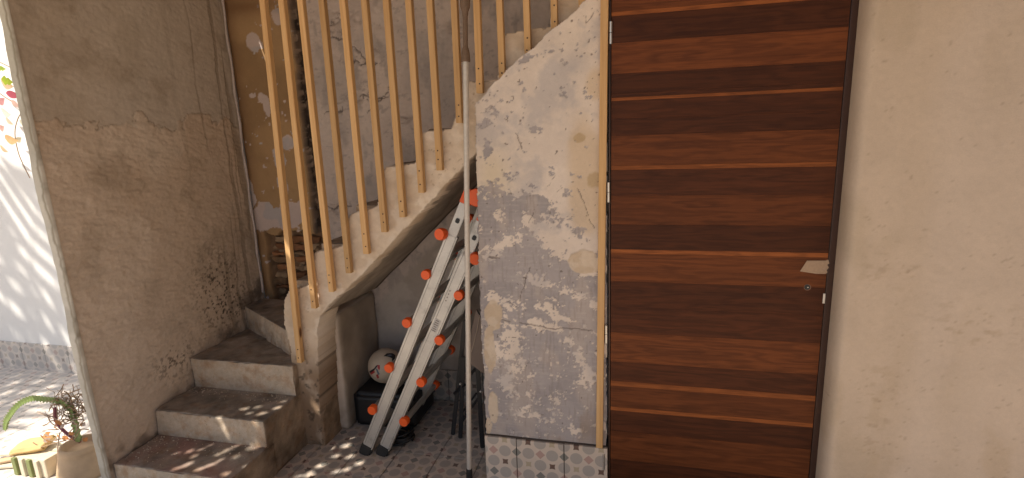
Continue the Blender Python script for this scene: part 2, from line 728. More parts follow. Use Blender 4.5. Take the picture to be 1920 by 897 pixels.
def tile_mesh(name, u0, u1, v0, v1, thick=0.008, mat=M_TILE_FL, gap=0.0016):
    bm = bmesh.new()
    add_box(bm, (u0 + gap, v0 + gap, -thick), (u1 - gap, v1 - gap, 0))
    top = [e for e in bm.edges if all(abs(v.co.z) < 1e-6 for v in e.verts)]
    bmesh.ops.bevel(bm, geom=top, offset=0.0012, segments=1, affect='EDGES')
    me = bpy.data.meshes.new(name)
    bm.to_mesh(me)
    bm.free()
    me.materials.append(mat)
    return me


def floor_field(parent, x0, x1, y0, y1, mat, skip=None):
    me = tile_mesh('tile', 0, TS, 0, TS, mat=mat)
    n = 0
    for i in range(int(round((x1 - x0) / TS))):
        for j in range(int(round((y1 - y0) / TS))):
            x, y = x0 + i * TS, y0 + j * TS
            if skip and skip(x, y):
                continue
            o = bpy.data.objects.new('tile', me)
            COL.objects.link(o)
            k = (i * 7 + j * 3) % 4
            # turn whole tiles by quarter turns about their centre
            a = k * math.pi / 2
            c = Vector((TS / 2, TS / 2, 0))
            o.matrix_world = Matrix.Translation((x + TS / 2, y + TS / 2, random.uniform(-.0006, .0006))) @ Matrix.Rotation(a, 4, 'Z') @ Matrix.Translation(-c)
            o.parent = parent
            n += 1
    return n


def bed(name, x0, x1, y0, y1, z=-0.005):
    bm = bmesh.new()
    vs = [bm.verts.new(q) for q in ((x0, y0, z), (x1, y0, z), (x1, y1, z), (x0, y1, z))]
    bm.faces.new(vs)
    return tag(from_bm(name, bm, M_GROUT), kind='structure')


GX, GY = -1.232 - 3 * TS, 0.125 - 4 * TS
fl = bed('floor', GX - .3, GX + 9 * TS, GY, GY + 7 * TS)
floor_field(fl, GX, GX + 8 * TS, GY, GY + 7 * TS, M_TILE_FL)
cy = bed('courtyard_floor', -2.46 - 12 * TS, -2.46, 0.60 - 10 * TS, 0.60)
floor_field(cy, -2.46 - 12 * TS, -2.46, 0.60 - 10 * TS, 0.60, M_TILE_SUNLIT)


# ------------------------------------------------------------------ walls
def f_left(u, v):                                     # u = depth from the front edge, v = height
    n1 = fbm(u, v, 2.5, 5, 1)
    n2 = fbm(u * 0.40 + v * .3, v, 30, 5, 2, .62)      # trowel drags
    n3 = fbm(u, v, 60, 3, 4)
    edge = 1.735 + (fbm(u, v, 6, 6, 8, .6) - .5) * .26
    up = sstep(-.012, .012, v - edge)
    n4 = fbm(u * .5 + v * .35, v, 75, 4, 6, .6)
    h = (n1 - .5) * .012 + (n2 - .5) * .0080 * (1 - .6 * up) + (n4 - .5) * .0060 * (1 - .5 * up) + (n3 - .5) * .002 - up * .004
    # drips on the inner third
    dr = sstep(.62, .95, u) * sstep(.56, .68, fbm(u * 1.0 + (fbm(u, v, 4, 3, 30) - .5) * .05, v * .03, 34, 3, 11))
    h = h - dr * .002
    c = np.tile(np.array((0.57, 0.455, 0.35)), (len(u), 1))
    c = mixc(c, (0.64, 0.54, 0.44), sstep(.48, .64, fbm(u, v, 1.6, 4, 21)) * .8 * (1 - up))
    c = mixc(c, (0.50, 0.435, 0.36), up * .85)
    c = mixc(c, (0.56, 0.49, 0.415), up * sstep(.5, .62, fbm(u, v, 2.2, 5, 19)) * .7)
    c = mixc(c, (0.33, 0.26, 0.19), sstep(.54, .74, fbm(u, v, 6, 6, 26, .6)) * .45)
    c = mixc(c, (0.22, 0.17, 0.12), dr * .5)
    crack = (1 - sstep(.0, .006, np.abs(v - edge))) * sstep(.3, .5, fbm(u, v, 11, 3, 40))
    h = h - crack * .004
    c = mixc(c, (0.20, 0.155, 0.11), crack * .5)
    # pale lower front: light bounced off the ground, painted into the colour
    c = mixc(c, (0.66, 0.57, 0.485), blob(u, v, .15, .5, .42, .6) * .85)
    # mould and soot specks towards the inner lower corner
    sp = sstep(.57, .70, fbm(u, v, 75, 4, 51)) * (blob(u, v, .82, .78, .16, .22) + .7 * blob(u, v, .45, .5, .14, .10) + .5 * blob(u, v, .95, .66, .2, .1))
    c = mixc(c, (0.055, 0.04, 0.028), np.clip(sp * 1.1, 0, .9))
    low = np.clip(sstep(.14, .0, v - .17 - .62 * np.clip(u - .28, 0, 9)), 0, 1)   # darker patches above the treads
    c = mixc(c, (0.17, 0.13, 0.10), low * sstep(.42, .6, fbm(u, v, 9, 5, 61)) * .8)
    return h, c


lw = empty('cement_wall', (XL, -.47, 0))
tag(lw, 'rough brown cement-rendered partition wall left of the steps, pale ragged front edge', 'wall')
HC = 2.78


def left_keep(u, v):
    # unseen slit added high up so a blade of sun falls on the ochre
    y, z = u - .478, v
    t_ = np.clip(((y - .508) * -.075 + (z - 2.62) * -.123) / (.075 ** 2 + .123 ** 2), 0, 1)
    d = np.hypot(y - .508 + .075 * t_, z - 2.62 + .123 * t_)
    return d > .0055 * np.sin(np.pi * np.clip(t_ * .94 + .03, 0, 1)) ** .5


sheet('rendered_face', (XL, -.478, 0), (0, 1, 0), (0, 0, 1), (1, 0, 0), YB + .478, HC, .0050, f_left, .003, M_CEMENT, lw, left_keep)


def f_edge(u, v):
    h = (fbm(u, v, 12, 4, 5) - .5) * .010 + (fbm(u, v, 3, 3, 9) - .5) * .016
    c = np.tile(np.array((0.60, 0.57, 0.50)), (len(u), 1))
    c = mixc(c, (0.36, 0.30, 0.21), sstep(.5, .66, fbm(u, v, 14, 4, 3)) * sstep(.5, .0, v) * .9)
    c = mixc(c, (0.45, 0.42, 0.36), sstep(.45, .6, fbm(u, v, 5, 4, 13)) * .6)
    c = mixc(c, (0.24, 0.20, 0.14), sstep(.012, .0, np.abs(u - .036 - (fbm(u * 0, v, 20, 4, 2) - .5) * .02)) * .8)
    return h, c


sheet('plaster_edge', (XL - .042, -.484, 0), (1, 0, 0), (0, 0, 1), (0, -1, 0), .046, HC, .005, f_edge, .012, M_PLASTER, lw)
M_WPR = mat_plain('white_paint_rough', (0.78, 0.77, 0.74), .9, 0, .05, 20)
box('painted_side', (XL - .041, -.472, 0), (XL - .014, YB + .06, 2.43), M_WPR, lw)
box('painted_side', (XL - .041, -.472, 2.4305), (XL - .014, .20, HC - .002), M_WPR, lw)  # upper boxes leave an added opening that feeds sun to the slit
box('painted_side', (XL - .041, .60, 2.4305), (XL - .014, YB + .06, HC - .002), M_WPR, lw)
# metal corner bead at the inner corner
tube('corner_bead', [(XL + .016 + .004 * math.sin(i * 1.7), YB - .022, .66 + i * .09) for i in range(24)], [.007 + .002 * math.sin(i * 2.3) for i in range(24)],
     mat_plain('chalky_bead', (0.52, 0.45, 0.42), .85, 0, .3, 60), lw, 8)


# back wall: one sheet
def bpt(x, y):
    p = hit(x, y, 'Y', YB)
    return p[0] - XL, p[2]


X_CH0, X_CH1 = -1.992 - XL, -1.890 - XL


def f_back(u, v):
    wob = (fbm(u, v, 9, 4, 71) - .5) * .05
    grey = sstep(-.004, .004, u - X_CH1 - wob * .8)
    chase = sstep(-.006, .006, u - X_CH0 - wob * .5) * (1 - grey)
    left = (1 - sstep(-.006, .006, u - X_CH0 - wob * .5))
    under = sstep(.03, -.03, v - (.62 + (u - (-1.6 - XL)) * .965 - .03))    # below the flight
    # -- grey-pink plaster
    c = np.tile(np.array((0.56, 0.475, 0.425)), (len(u), 1))
    c = mixc(c, (0.46, 0.405, 0.375), sstep(.46, .62, fbm(u, v, 2.4, 5, 72)) * .8)
    c = mixc(c, (0.62, 0.53, 0.47), sstep(.52, .66, fbm(u, v, 3.3, 5, 73)) * .7)
    c = mixc(c, (0.30, 0.26, 0.245), sstep(.66, .72, fbm(u, v * 1.6, 26, 5, 98, .6)) * .5)
    c = mixc(c, (0.35, 0.31, 0.29), sstep(.55, .7, fbm(u * 2.5, v, 6, 5, 74)) * .6)
    h = (fbm(u, v, 3, 5, 75) - .5) * .026 + (fbm(u, v * 1.5, 13, 5, 76, .58) - .5) * .015
    # broken, cracked patches
    for (x0, y0, rr) in ((640, 45, .10), (690, 110, .09), (680, 185, .08), (850, 60, .06), (640, 205, .07), (700, 290, .05), (760, 225, .06), (630, 395, .09), (625, 70, .07)):
        bu, bv = bpt(x0, y0)
        b = blob(u, v, bu, bv, rr, rr * .55)
        k = b * sstep(.46, .56, fbm(u, v * 1.7, 15, 5, 77))
        h = h + k * .016
        c = mixc(c, (0.36, 0.29, 0.25), np.clip(k, 0, 1) * .45)
        ck = np.clip(b * 1.5, 0, 1) * (1 - sstep(.0, .012, np.abs(fbm(u * .7, v * 1.5, 11, 4, 78) - .5)))
        h = h - ck * .008
        c = mixc(c, (0.09, 0.07, 0.06), ck * .8)
    for pts in (((605, 75), (640, 70), (700, 125)), ((660, 118), (715, 120)), ((610, 215), (640, 205)), ((600, 375), (625, 390), (660, 385)), ((690, 215), (730, 165)), ((560, 480), (604, 473)), ((675, 180), (720, 185), (735, 175))):
        lm = line_mask(u, v, [bpt(*q) for q in pts], .006, .02, 79)
        h = h - lm * .006
        c = mixc(c, (0.10, 0.08, 0.07), lm * .8)
    # -- ochre paint with flakes down to pink-white plaster
    oc = np.tile(np.array((0.405, 0.262, 0.135)), (len(u), 1))
    oc = mixc(oc, (0.32, 0.205, 0.105), sstep(.45, .65, fbm(u, v, 3, 5, 81)))
    oc = mixc(oc, (0.20, 0.10, 0.05), sstep(.1, .0, u) * .5)
    fl_ = np.zeros(len(u))
    for (x0, y0, a, b) in ((474, 78, .045, .055), (520, 30, .06, .05), (490, 185, .03, .03), (497, 200, .025, .05), (470, 180, .02, .015),
                           (520, 300, .055, .09), (530, 345, .05, .10), (466, 365, .04, .11), (500, 408, .16, .085), (545, 400, .12, .10), (480, 420, .12, .06), (455, 330, .02, .07), (535, 270, .05, .05)):
        bu, bv = bpt(x0, y0)
        fl_ = np.maximum(fl_, blob(u, v, bu, bv, a, b))
    for (x0, y0, a, b) in ((490, 345, .050, .07), (545, 345, .035, .075), (480, 300, .06, .08)):
        bu, bv = bpt(x0, y0)
        fl_ = fl_ - 1.1 * blob(u, v, bu, bv, a, b)
    fm = sstep(.42, .45, fl_ + (fbm(u, v, 11, 6, 82, .6) - .5) * .9 + .02)
    spk = sstep(.80, .81, fbm(u, v, 30, 3, 83))
    fm = np.maximum(fm, spk)
    oc = mixc(oc, (0.56, 0.46, 0.42), fm)
    oc = mixc(oc, (0.45, 0.42, 0.42), fm * sstep(.5, .6, fbm(u, v, 9, 4, 84)) * .8)
    # top of the ochre is darker, stained
    oc = mixc(oc, (0.17, 0.085, 0.04), blob(u, v, bpt(455, 12)[0], bpt(455, 12)[1], .25, .05) * .7)
    ho = (fbm(u, v, 5, 4, 85) - .5) * .008 - fm * .0022 - .012
    c = c * (1 - left[:, None]) + oc * left[:, None]
    h = h * (1 - left) + ho * left
    # -- crumbled chase between them
    cc = np.tile(np.array((0.105, 0.070, 0.048)), (len(u), 1))
    cc = mixc(cc, (0.035, 0.024, 0.018), sstep(.38, .56, fbm(u, v, 20, 5, 86)))
    cc = mixc(cc, (0.26, 0.19, 0.14), sstep(.56, .68, fbm(u, v, 34, 4, 87)) * sstep(X_CH0 + .05, X_CH0, u) * .9)
    hc = -.055 + (fbm(u, v, 22, 5, 88) - .5) * .035
    c = c * (1 - chase[:, None]) + cc * chase[:, None]
    h = h * (1 - chase) + hc * chase
    # -- hole down to bare masonry at the foot of the ochre
    hb = bpt(520, 437)[1]
    he = hb + (fbm(u, v * .3, 10, 5, 90) - .5) * .12
    hole = sstep(.006, -.006, v - he) * sstep(.004, .02, u - .05 + wob * .6) * (1 - sstep(-.01, .01, u - X_CH1 - wob)) * (1 - under)
    cb = np.tile(np.array((0.19, 0.115, 0.065)), (len(u), 1))
    cb = mixc(cb, (0.10, 0.06, 0.035), sstep(.45, .62, fbm(u, v, 12, 4, 91)))
    cb = mixc(cb, (0.30, 0.21, 0.13), sstep(.56, .7, fbm(u, v, 17, 4, 92)))
    c = c * (1 - hole[:, None]) + cb * hole[:, None]
    h = h * (1 - hole) + (-.050 + (fbm(u, v, 16, 5, 93) - .5) * .03) * hole
    # -- plain dull render below the flight
    cu = np.tile(np.array((0.50, 0.44, 0.385)), (len(u), 1))
    cu = mixc(cu, (0.42, 0.36, 0.31), sstep(.45, .62, fbm(u, v, 5, 5, 95)))
    c = c * (1 - under[:, None]) + cu * under[:, None]
    h = h * (1 - under) + ((fbm(u, v, 40, 3, 96) - .5) * .003) * under
    return h, c


bw = empty('stairwell_wall', (-1.2, YB, 0))
tag(bw, 'back wall behind the slats, peeling ochre and grey-pink plaster with bare masonry at its foot', 'wall')
sheet('plaster', (XL, YB, 0), (1, 0, 0), (0, 0, 1), (0, -1, 0), 2.9, HC, .0058, f_back, .08, M_PLASTER, bw)

# bare bricks and stones in the broken patch, laid in rough courses
M_RUBBLE = mat_plaster('bare_masonry', 160, .8, .4, .95)
zt = hit(520, 445, 'Y', YB)[2]
zb = hit(520, 560, 'Y', YB)[2]
rs = np.random.RandomState(11)
z = zb - .06
while z < zt - .02:
    hgt = rs.uniform(.034, .052)
    x = XL + .07 + rs.uniform(0, .05)
    while x < -1.87:
        wd = rs.uniform(.07, .15)
        tone = rs.uniform(.7, 1.25)
        base = np.array(((0.26, 0.125, 0.06), (0.24, 0.15, 0.085), (0.30, 0.21, 0.13), (0.21, 0.105, 0.055))[rs.randint(4)]) * tone
        off = rs.uniform(-.010, .016)
        rough_block('brick', (x + .004, YB + .034, z + .004), (min(x + wd, -1.86) - .006, YB + .09, z + hgt - .006), M_RUBBLE,
                    lambda co, n, b=base: tuple(b * (1 + .35 * mnoise.noise(co * 30))), bw, bevel=.009, step=.016, amp=.016, freq=22).location.y = -off
        x += wd
    z += hgt

# courtyard wall beyond the partition
M_WHITE = mat_plaster('courtyard_white', 120, .25, .05, .9)


def f_court(u, v):
    h = (fbm(u, v, 2, 5, 101) - .5) * .012 + (fbm(u, v, 20, 3, 102) - .5) * .002
    c = np.tile(np.array((0.80, 0.80, 0.79)), (len(u), 1))
    return h, c


cw = tag(empty('courtyard_wall', (-4, .6, 0)), 'sunlit white courtyard wall beyond the left partition', 'wall')
sheet('white_render', (-6.2, .60, 0), (1, 0, 0), (0, 0, 1), (0, -1, 0), 6.2 + XL - .06, 3.1, .04, f_court, .2, M_WHITE, cw)
me = tile_mesh('skirting_tile', 0, TS, 0, TS, .010, M_TILE_SUNLIT)
for i in range(13):
    o = bpy.data.objects.new('skirting_tile', me)
    COL.objects.link(o)
    o.matrix_world = Matrix.Translation((-2.49 - (i + 1) * TS, .588, -.012)) @ Matrix.Rotation(math.pi / 2, 4, 'X')
    o.parent = cw
    o.matrix_parent_inverse = Matrix.Translation(cw.location).inverted()


# partition wall beside the door
def ppt(x, y):
    p = hit(x, y, 'Y', 0)
    return p[0] + .72, p[2]


def f_part(u, v):
    paint = np.tile(np.array((0.665, 0.57, 0.485)), (len(u), 1))
    paint = mixc(paint, (0.61, 0.525, 0.455), sstep(.46, .62, fbm(u, v, 4, 5, 111)) * .8)
    paint = mixc(paint, (0.69, 0.60, 0.52), sstep(.5, .7, fbm(u, v, 9, 4, 112)) * .5)
    paint = mixc(paint, (0.47, 0.425, 0.405), sstep(.50, .68, fbm(u, v, 6, 6, 136, .62)) * .75)
    paint = mixc(paint, (0.44, 0.40, 0.385), blob(u, v, *ppt(1075, 118), .07, .05) * .6)
    # tan damp stain by the lath
    st = np.zeros(len(u))
    for (x, y, a, b) in ((1100, 300, .085, .17), (1095, 380, .075, .15), (1118, 160, .04, .06), (1085, 270, .05, .07)):
        bu, bv = ppt(x, y)
        st = np.maximum(st, blob(u, v, bu, bv, a, b))
    st = sstep(.22, .70, st + (fbm(u, v, 8, 5, 113) - .5) * .45)
    paint = mixc(paint, (0.56, 0.42, 0.27), st * .62)
    for (x, y, a, b) in ((1115, 335, .05, .05), (1085, 260, .03, .025)):
        bu, bv = ppt(x, y)
        paint = mixc(paint, (0.40, 0.28, 0.14), sstep(.5, .7, blob(u, v, bu, bv, a, b) + (fbm(u, v, 18, 4, 114) - .5) * .8) * .6)
    bu, bv = ppt(925, 330)
    paint = mixc(paint, (0.60, 0.50, 0.36), blob(u, v, bu, bv, .07, .11) * .8)
    under = np.tile(np.array((0.365, 0.330, 0.325)), (len(u), 1))
    under = mixc(under, (0.315, 0.288, 0.288), sstep(.45, .62, fbm(u * .6, v, 8, 5, 115)) * .8)
    under = mixc(under, (0.42, 0.36, 0.325), sstep(.5, .66, fbm(u, v * .5, 11, 5, 116)) * .7)
    under = mixc(under, (0.47, 0.42, 0.385), sstep(.55, .75, fbm(u * .12, v, 150, 3, 134)) * .35)
    under = mixc(under, (0.24, 0.205, 0.19), sstep(.58, .75, fbm(u, v * .15, 120, 3, 135)) * .35)
    putty = np.tile(np.array((0.58, 0.48, 0.375)), (len(u), 1))
    putty = mixc(putty, (0.50, 0.39, 0.28), sstep(.48, .62, fbm(u, v, 18, 5, 117)) * .7)
    # where the paint has gone
    g = sstep(ppt(990, 330)[1], ppt(990, 500)[1], v) * 1.0 + sstep(ppt(990, 250)[1], ppt(990, 400)[1], v) * .14
    for (x, y, a, b, k) in ((912, 270, .026, .13, 1.1), (905, 400, .06, .11, 1.0), (1000, 385, .07, .06, .55), (1030, 95, .06, .016, 1.0), (985, 112, .04, .018, .95), (1062, 118, .04, .022, .6), (945, 370, .05, .05, .5), (1050, 400, .05, .035, .4),
                            (1000, 105, .04, .016, .9), (980, 155, .018, .010, 1.0), (905, 225, .03, .03, .5), (935, 420, .05, .05, .4), (1120, 98, .03, .006, .7),
                            (1090, 480, .085, .065, -1.1), (1030, 440, .10, .05, -.45), (1115, 440, .05, .14, -.7), (995, 575, .13, .035, -.62), (1010, 615, .14, .022, -.6), (960, 635, .09, .045, -.45),
                            (985, 600, .10, .025, -.5), (1070, 590, .10, .05, -.42), (1080, 680, .04, .06, -.45), (1112, 560, .03, .10, -.55), (1105, 700, .025, .05, -.9), (945, 770, .09, .045, -.42), (1010, 740, .12, .025, -.38),
                            (930, 470, .05, .03, -.35), (940, 520, .03, .03, -.35)):
        bu, bv = ppt(x, y)
        g = g + k * blob(u, v, bu, bv, a, b)
    nn = fbm(u * .8, v, 15, 6, 118, .66)
    nn = nn * .72 + .28 * fbm(u, v * 1.3, 48, 4, 133, .6)
    bare = sstep(.492, .504, g * .60 + (nn - .5) * 2.3 + .085)
    flk = sstep(.80, .815, fbm(u * 1.4, v, 34, 4, 119, .6))
    bare = np.clip(np.maximum(bare, flk * .9) - sstep(.74, .75, fbm(u * 1.3, v, 40, 4, 120, .6)) * .9, 0, 1)
    # putty strips at the left arris and beside the lath
    pu = np.zeros(len(u))
    for (x, y, a, b) in ((925, 590, .045, .075), (918, 660, .032, .13), (925, 760, .028, .09), (1095, 490, .075, .06), (915, 800, .02, .05)):
        bu, bv = ppt(x, y)
        pu = np.maximum(pu, blob(u, v, bu, bv, a, b))
    pu = sstep(.42, .46, pu + (fbm(u, v, 20, 5, 121) - .5) * .45)
    c = paint * (1 - bare[:, None]) + under * bare[:, None]
    c = c * (1 - pu[:, None]) + putty * pu[:, None]
    h = (fbm(u, v, 3, 4, 122) - .5) * .010 - bare * .0026 + pu * (.002 + (fbm(u, v, 30, 5, 123) - .5) * .008) + (fbm(u, v, 40, 3, 124) - .5) * .0012
    # scratches and cracks
    for pts, wd in ((((968, 250), (977, 280)), .005), (((1046, 325), (1015, 370), (990, 418)), .0035), (((1000, 480), (988, 520)), .0035), (((1000, 475), (975, 560)), .003),
                    (((940, 600), (985, 608), (1040, 617), (1122, 620)), .006), (((1098, 30), (1098, 45), (1125, 5)), .0035), (((905, 480), (935, 484)), .009), (((1080, 345), (1100, 400), (1115, 430)), .0035),
                    (((950, 565), (985, 585)), .003), (((963, 180), (958, 205)), .003), (((1112, 190), (1114, 208)), .003), (((1055, 350), (1020, 385)), .002)):
        lm = line_mask(u, v, [ppt(*q) for q in pts], wd * .62, .008, 125) * sstep(.36, .5, fbm(u, v, 26, 3, 129))
        h = h - lm * .0022
        c = mixc(c, (0.13, 0.10, 0.085), lm * .75)
    pit = sstep(.88, .90, fbm(u, v, 75, 2, 126))
    h = h - pit * .002
    c = mixc(c, (0.12, 0.09, 0.075), pit * .8)
    # brown splash marks low down
    c = mixc(c, (0.30, 0.225, 0.17), sstep(.52, .66, fbm(u, v * .6, 9, 5, 127)) * blob(u, v, ppt(1050, 800)[0], ppt(1050, 800)[1], .22, .10) * .8)
    # crumbling arris
    ar = sstep(.012, .0, u + (fbm(u * 0, v, 26, 5, 128) - .5) * .02)
    c = mixc(c, (0.57, 0.47, 0.37), ar * .8)
    h = h - ar * .004
    return h, c


pl = [ppt(*q) for q in ((893, 300), (890, 196), (905, 180), (928, 152), (951, 130), (972, 108), (1000, 90), (1030, 58), (1060, 36), (1083, 14), (1102, -4), (1124, -28))]
pl = [(.018, ppt(912, 830)[1] - .06), (.018, ppt(912, 750)[1]), (.02, ppt(905, 500)[1])] + pl + [(.72 - .135, HC - .2), (.72 - .135, -.0 + .05)]
pw = tag(empty('flaking_wall', (-.4, 0, 0)), 'plaster wall with flaking grey and cream paint between the pole and the door', 'wall')


def part_keep(u, v):
    uu = u + (fbm(u, v, 30, 4, 131) - .5) * .012
    vv = v + (fbm(u, v, 30, 4, 132) - .5) * .012
    return in_poly(uu, vv, pl)


sheet('plaster', (-.72, 0, 0), (1, 0, 0), (0, 0, 1), (0, -1, 0), .60, HC, .004, f_part, .085, M_PLASTER, pw, part_keep)
cuts = [(-.708, -.553), (-.553, -.329), (-.329, -.131)]
for i, (a, b) in enumerate(cuts):
    u0 = TS - (b - a) if i == 0 else 0.0
    me = tile_mesh('skirting_tile', u0, u0 + (b - a), 0.0, .236 if i != 1 else .234, .012, M_TILE_SK, .0018)
    o = bpy.data.objects.new('skirting_tile', me)
    COL.objects.link(o)
    o.matrix_world = Matrix.Translation((a - u0, -.014, 0)) @ Matrix.Rotation(math.pi / 2, 4, 'X')
    o.parent = pw
    o.matrix_parent_inverse = Matrix.Translation(pw.location).inverted()
box('mortar_bed', (-.702, -.004, 0), (-.133, .08, .240), M_GROUT, pw)


# right-hand wall, coming forward of the door
def f_right(u, v):
    h = (fbm(u, v, 3, 5, 141) - .5) * .008 * sstep(0, .25, u) + (fbm(u, v, 60, 4, 142, .6) - .5) * .0030
    h = h - .09 * (1 - np.sqrt(np.clip(1 - (1 - np.clip(u / .040, 0, 1)) ** 2, 0, 1)))   # rounded arris
    c = np.tile(np.array((0.53, 0.43, 0.335)), (len(u), 1))
    c = mixc(c, (0.55, 0.455, 0.37), sstep(.20, .30, u + (fbm(u, v, 3, 4, 143) - .5) * .12) * .9)
    c = mixc(c, (0.43, 0.345, 0.25), sstep(.48, .66, fbm(u * 2.2, v, 2.6, 5, 144)) * sstep(.5, .2, u) * .45)
    c = mixc(c, (0.42, 0.32, 0.21), sstep(.56, .74, fbm(u, v * .35, 12, 5, 145)) * sstep(1.1, .3, v) * .4)
    c = mixc(c, (0.27, 0.20, 0.135), sstep(.66, .80, fbm(u, v, 110, 4, 146, .7)) * sstep(.52, .66, fbm(u, v, 7, 3, 149)) * (sstep(1.9, .6, v) * .30 + .05))
    c = mixc(c, (0.30, 0.22, 0.14), sstep(.60, .74, fbm(u * .5, v, 60, 4, 147)) * (blob(u, v, .42, .95, .16, .10) + blob(u, v, .16, .55, .05, .3) + blob(u, v, .16, 1.13, .12, .06)) * .35)
    pit = sstep(.72, .76, fbm(u, v, 95, 4, 148, .7)) * sstep(.55, .6, fbm(u, v, 13, 3, 150)) * .7
    c = mixc(c, (0.22, 0.16, 0.11), pit * .45)
    return h, c


ang = math.radians(10)
rw = tag(empty('beige_wall', (.7, -.1, 0)), 'plain beige plastered wall right of the walnut door', 'wall')
sheet('plaster', (.697, -.11, 0), (math.cos(ang), -math.sin(ang), 0), (0, 0, 1), (-math.sin(ang), -math.cos(ang), 0), 1.6, HC, .0075, f_right, .16, M_PLASTER, rw)

# slab over the stair and the door, and an added unseen wall that dims the right side
M_SLAB = mat_plain('slab_soffit', (0.36, 0.29, 0.22), .95, 0, .1, 6)
sb = tag(empty('roof', (0, -1, HC)), kind='structure')
box('slab', (-2.52, -2.1, HC), (2.6, -.7005, HC + .2), M_SLAB, sb)
box('slab', (-2.333, -.70, HC), (2.6, YB + .2, HC + .2), M_SLAB, sb)
box('slab', (-2.446, -.7, HC), (-2.334, YB + .2, HC + .2), M_SLAB, sb)
box('shade_wall', (1.75, -3.2, 0), (1.95, -.45, HC - .003), M_SLAB, sb)
box('slab_wall', (.70, .0, 0), (2.6, YB + .2, HC - .002), M_SLAB, sb)
box('slab_wall', (-.10, .12, 2.36), (.70, YB + .2, HC - .002), M_SLAB, sb)

# ------------------------------------------------------------------ the staircase
st = tag(empty('staircase', (XR, 0, 0)), 'old cement staircase turning right, cream risers and dark worn treads', 'staircase')


def step_col(red=0.0):
    def f(co, n):
        a = mnoise.fractal(co * 7, 1, 2, 4)
        b = mnoise.fractal(co * 23 + Vector((3, 3, 3)), 1, 2, 4)
        if n.z > .75:
            k = .85 + .45 * a + .25 * b
            c = np.array((0.315, 0.268, 0.222)) * k
            if red:
                r = max(0.0, min(1.0, .55 + 1.1 * mnoise.fractal(co * 5 + Vector((9, 2, 1)), 1, 2, 3)))
                c = c * (1 - red * r) + np.array((0.30, 0.165, 0.135)) * red * r
            wear = max(0.0, min(1.0, mnoise.fractal(co * 11 + Vector((1, 8, 2)), 1, 2, 4) * 1.6 - .1))
            c = c * (1 - .45 * wear) + np.array((0.37, 0.30, 0.23)) * .45 * wear
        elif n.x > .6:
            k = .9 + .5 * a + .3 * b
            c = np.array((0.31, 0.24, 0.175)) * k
        else:
            k = .95 + .2 * a + .12 * b
            c = np.array((0.60, 0.50, 0.39)) * k
            rust = max(0.0, min(1.0, b * 1.3 + .15))
            c = c * (1 - .55 * rust) + np.array((0.36, 0.245, 0.145)) * .55 * rust
            dirt = max(0.0, min(1.0, .30 + 1.5 * a))
            c = c * (1 - .35 * dirt) + np.array((0.27, 0.205, 0.15)) * .35 * dirt
        return tuple(np.clip(c, .01, .9))
    return f


Y1, Y2, Y3 = -.455, -.205, .055
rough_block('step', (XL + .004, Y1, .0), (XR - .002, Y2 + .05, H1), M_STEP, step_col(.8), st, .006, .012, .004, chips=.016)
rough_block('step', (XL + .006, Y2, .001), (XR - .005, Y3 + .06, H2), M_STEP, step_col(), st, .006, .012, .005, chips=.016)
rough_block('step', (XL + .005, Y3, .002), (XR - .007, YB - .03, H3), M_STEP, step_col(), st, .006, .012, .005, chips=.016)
# winder: triangular tread with a slanted riser
pa = (XL + .006, .51)
pb = (XR + .02, .10)
rough_block('winder_step', H3 - .05, H4, M_STEP, step_col(), st, .006, .012, .004, chips=.012, poly=[pa, pb, (XR + .05, YB - .04), (XL + .006, YB - .04)])


# flight: side face with the step profile
def spt(x, y):
    p = hit(x, y, 'Y', YS)
    return p[0] - FX0, p[2]


FX0 = -1.83
prof_px = [(538, 812), (546, 690), (544, 655), (531, 606), (533, 560), (541, 547), (584, 532), (588, 473), (640, 461), (655, 401), (705, 387), (719, 318), (724, 312), (778, 307), (792, 248), (846, 240), (862, 196), (878, 152), (932, 149), (946, 60), (1031, 51)]
soff_px = [(905, 278), (893, 290), (840, 345), (740, 452), (680, 515), (640, 553), (615, 576), (602, 592), (597, 615), (597, 660), (600, 720), (604, 835)]
prof = [spt(*q) for q in prof_px]
top_r = prof[-1]
prof += [(top_r[0] + .02, top_r[1] + .17), (top_r[0] + .22, top_r[1] + .18), (top_r[0] + .24, top_r[1] + .34), (top_r[0] + .60, top_r[1] + .36)]
sof = [spt(*q) for q in soff_px]
slope = (sof[0][1] - sof[4][1]) / (sof[0][0] - sof[4][0])
far = (prof[-1][0], sof[0][1] + slope * (prof[-1][0] - sof[0][0]))
fpoly = prof + [far] + sof


def f_flight(u, v):
    c = np.tile(np.array((0.63, 0.515, 0.395)), (len(u), 1))
    c = mixc(c, (0.55, 0.43, 0.31), sstep(.47, .62, fbm(u, v, 6, 5, 151)) * .8)
    c = mixc(c, (0.68, 0.58, 0.47), sstep(.52, .64, fbm(u, v, 10, 5, 152)) * .7)
    n2 = fbm(u, v * 1.4, 17, 5, 153)
    h = (fbm(u, v, 4, 4, 154) - .5) * .016 + (n2 - .5) * .013 + (fbm(u, v, 60, 3, 155) - .5) * .003
    ck = (1 - sstep(.0, .006, np.abs(fbm(u, v, 8, 4, 156) - .5))) * sstep(.5, .62, fbm(u, v, 4, 3, 157))
    h = h - ck * .005
    c = mixc(c, (0.30, 0.22, 0.15), ck * .7)
    # soil low on the leg of the flight
    lo = sstep(.62, .40, v)
    c = mixc(c, (0.27, 0.185, 0.12), lo * (.55 + .45 * sstep(.30, .48, fbm(u, v * .6, 14, 5, 158))))
    blk = lo * sstep(.66, .74, fbm(u, v, 34, 4, 159)) * .8
    c = mixc(c, (0.07, 0.05, 0.035), np.clip(blk, 0, 1) * .85)
    h = h * (1 - .75 * lo)
    return h, c


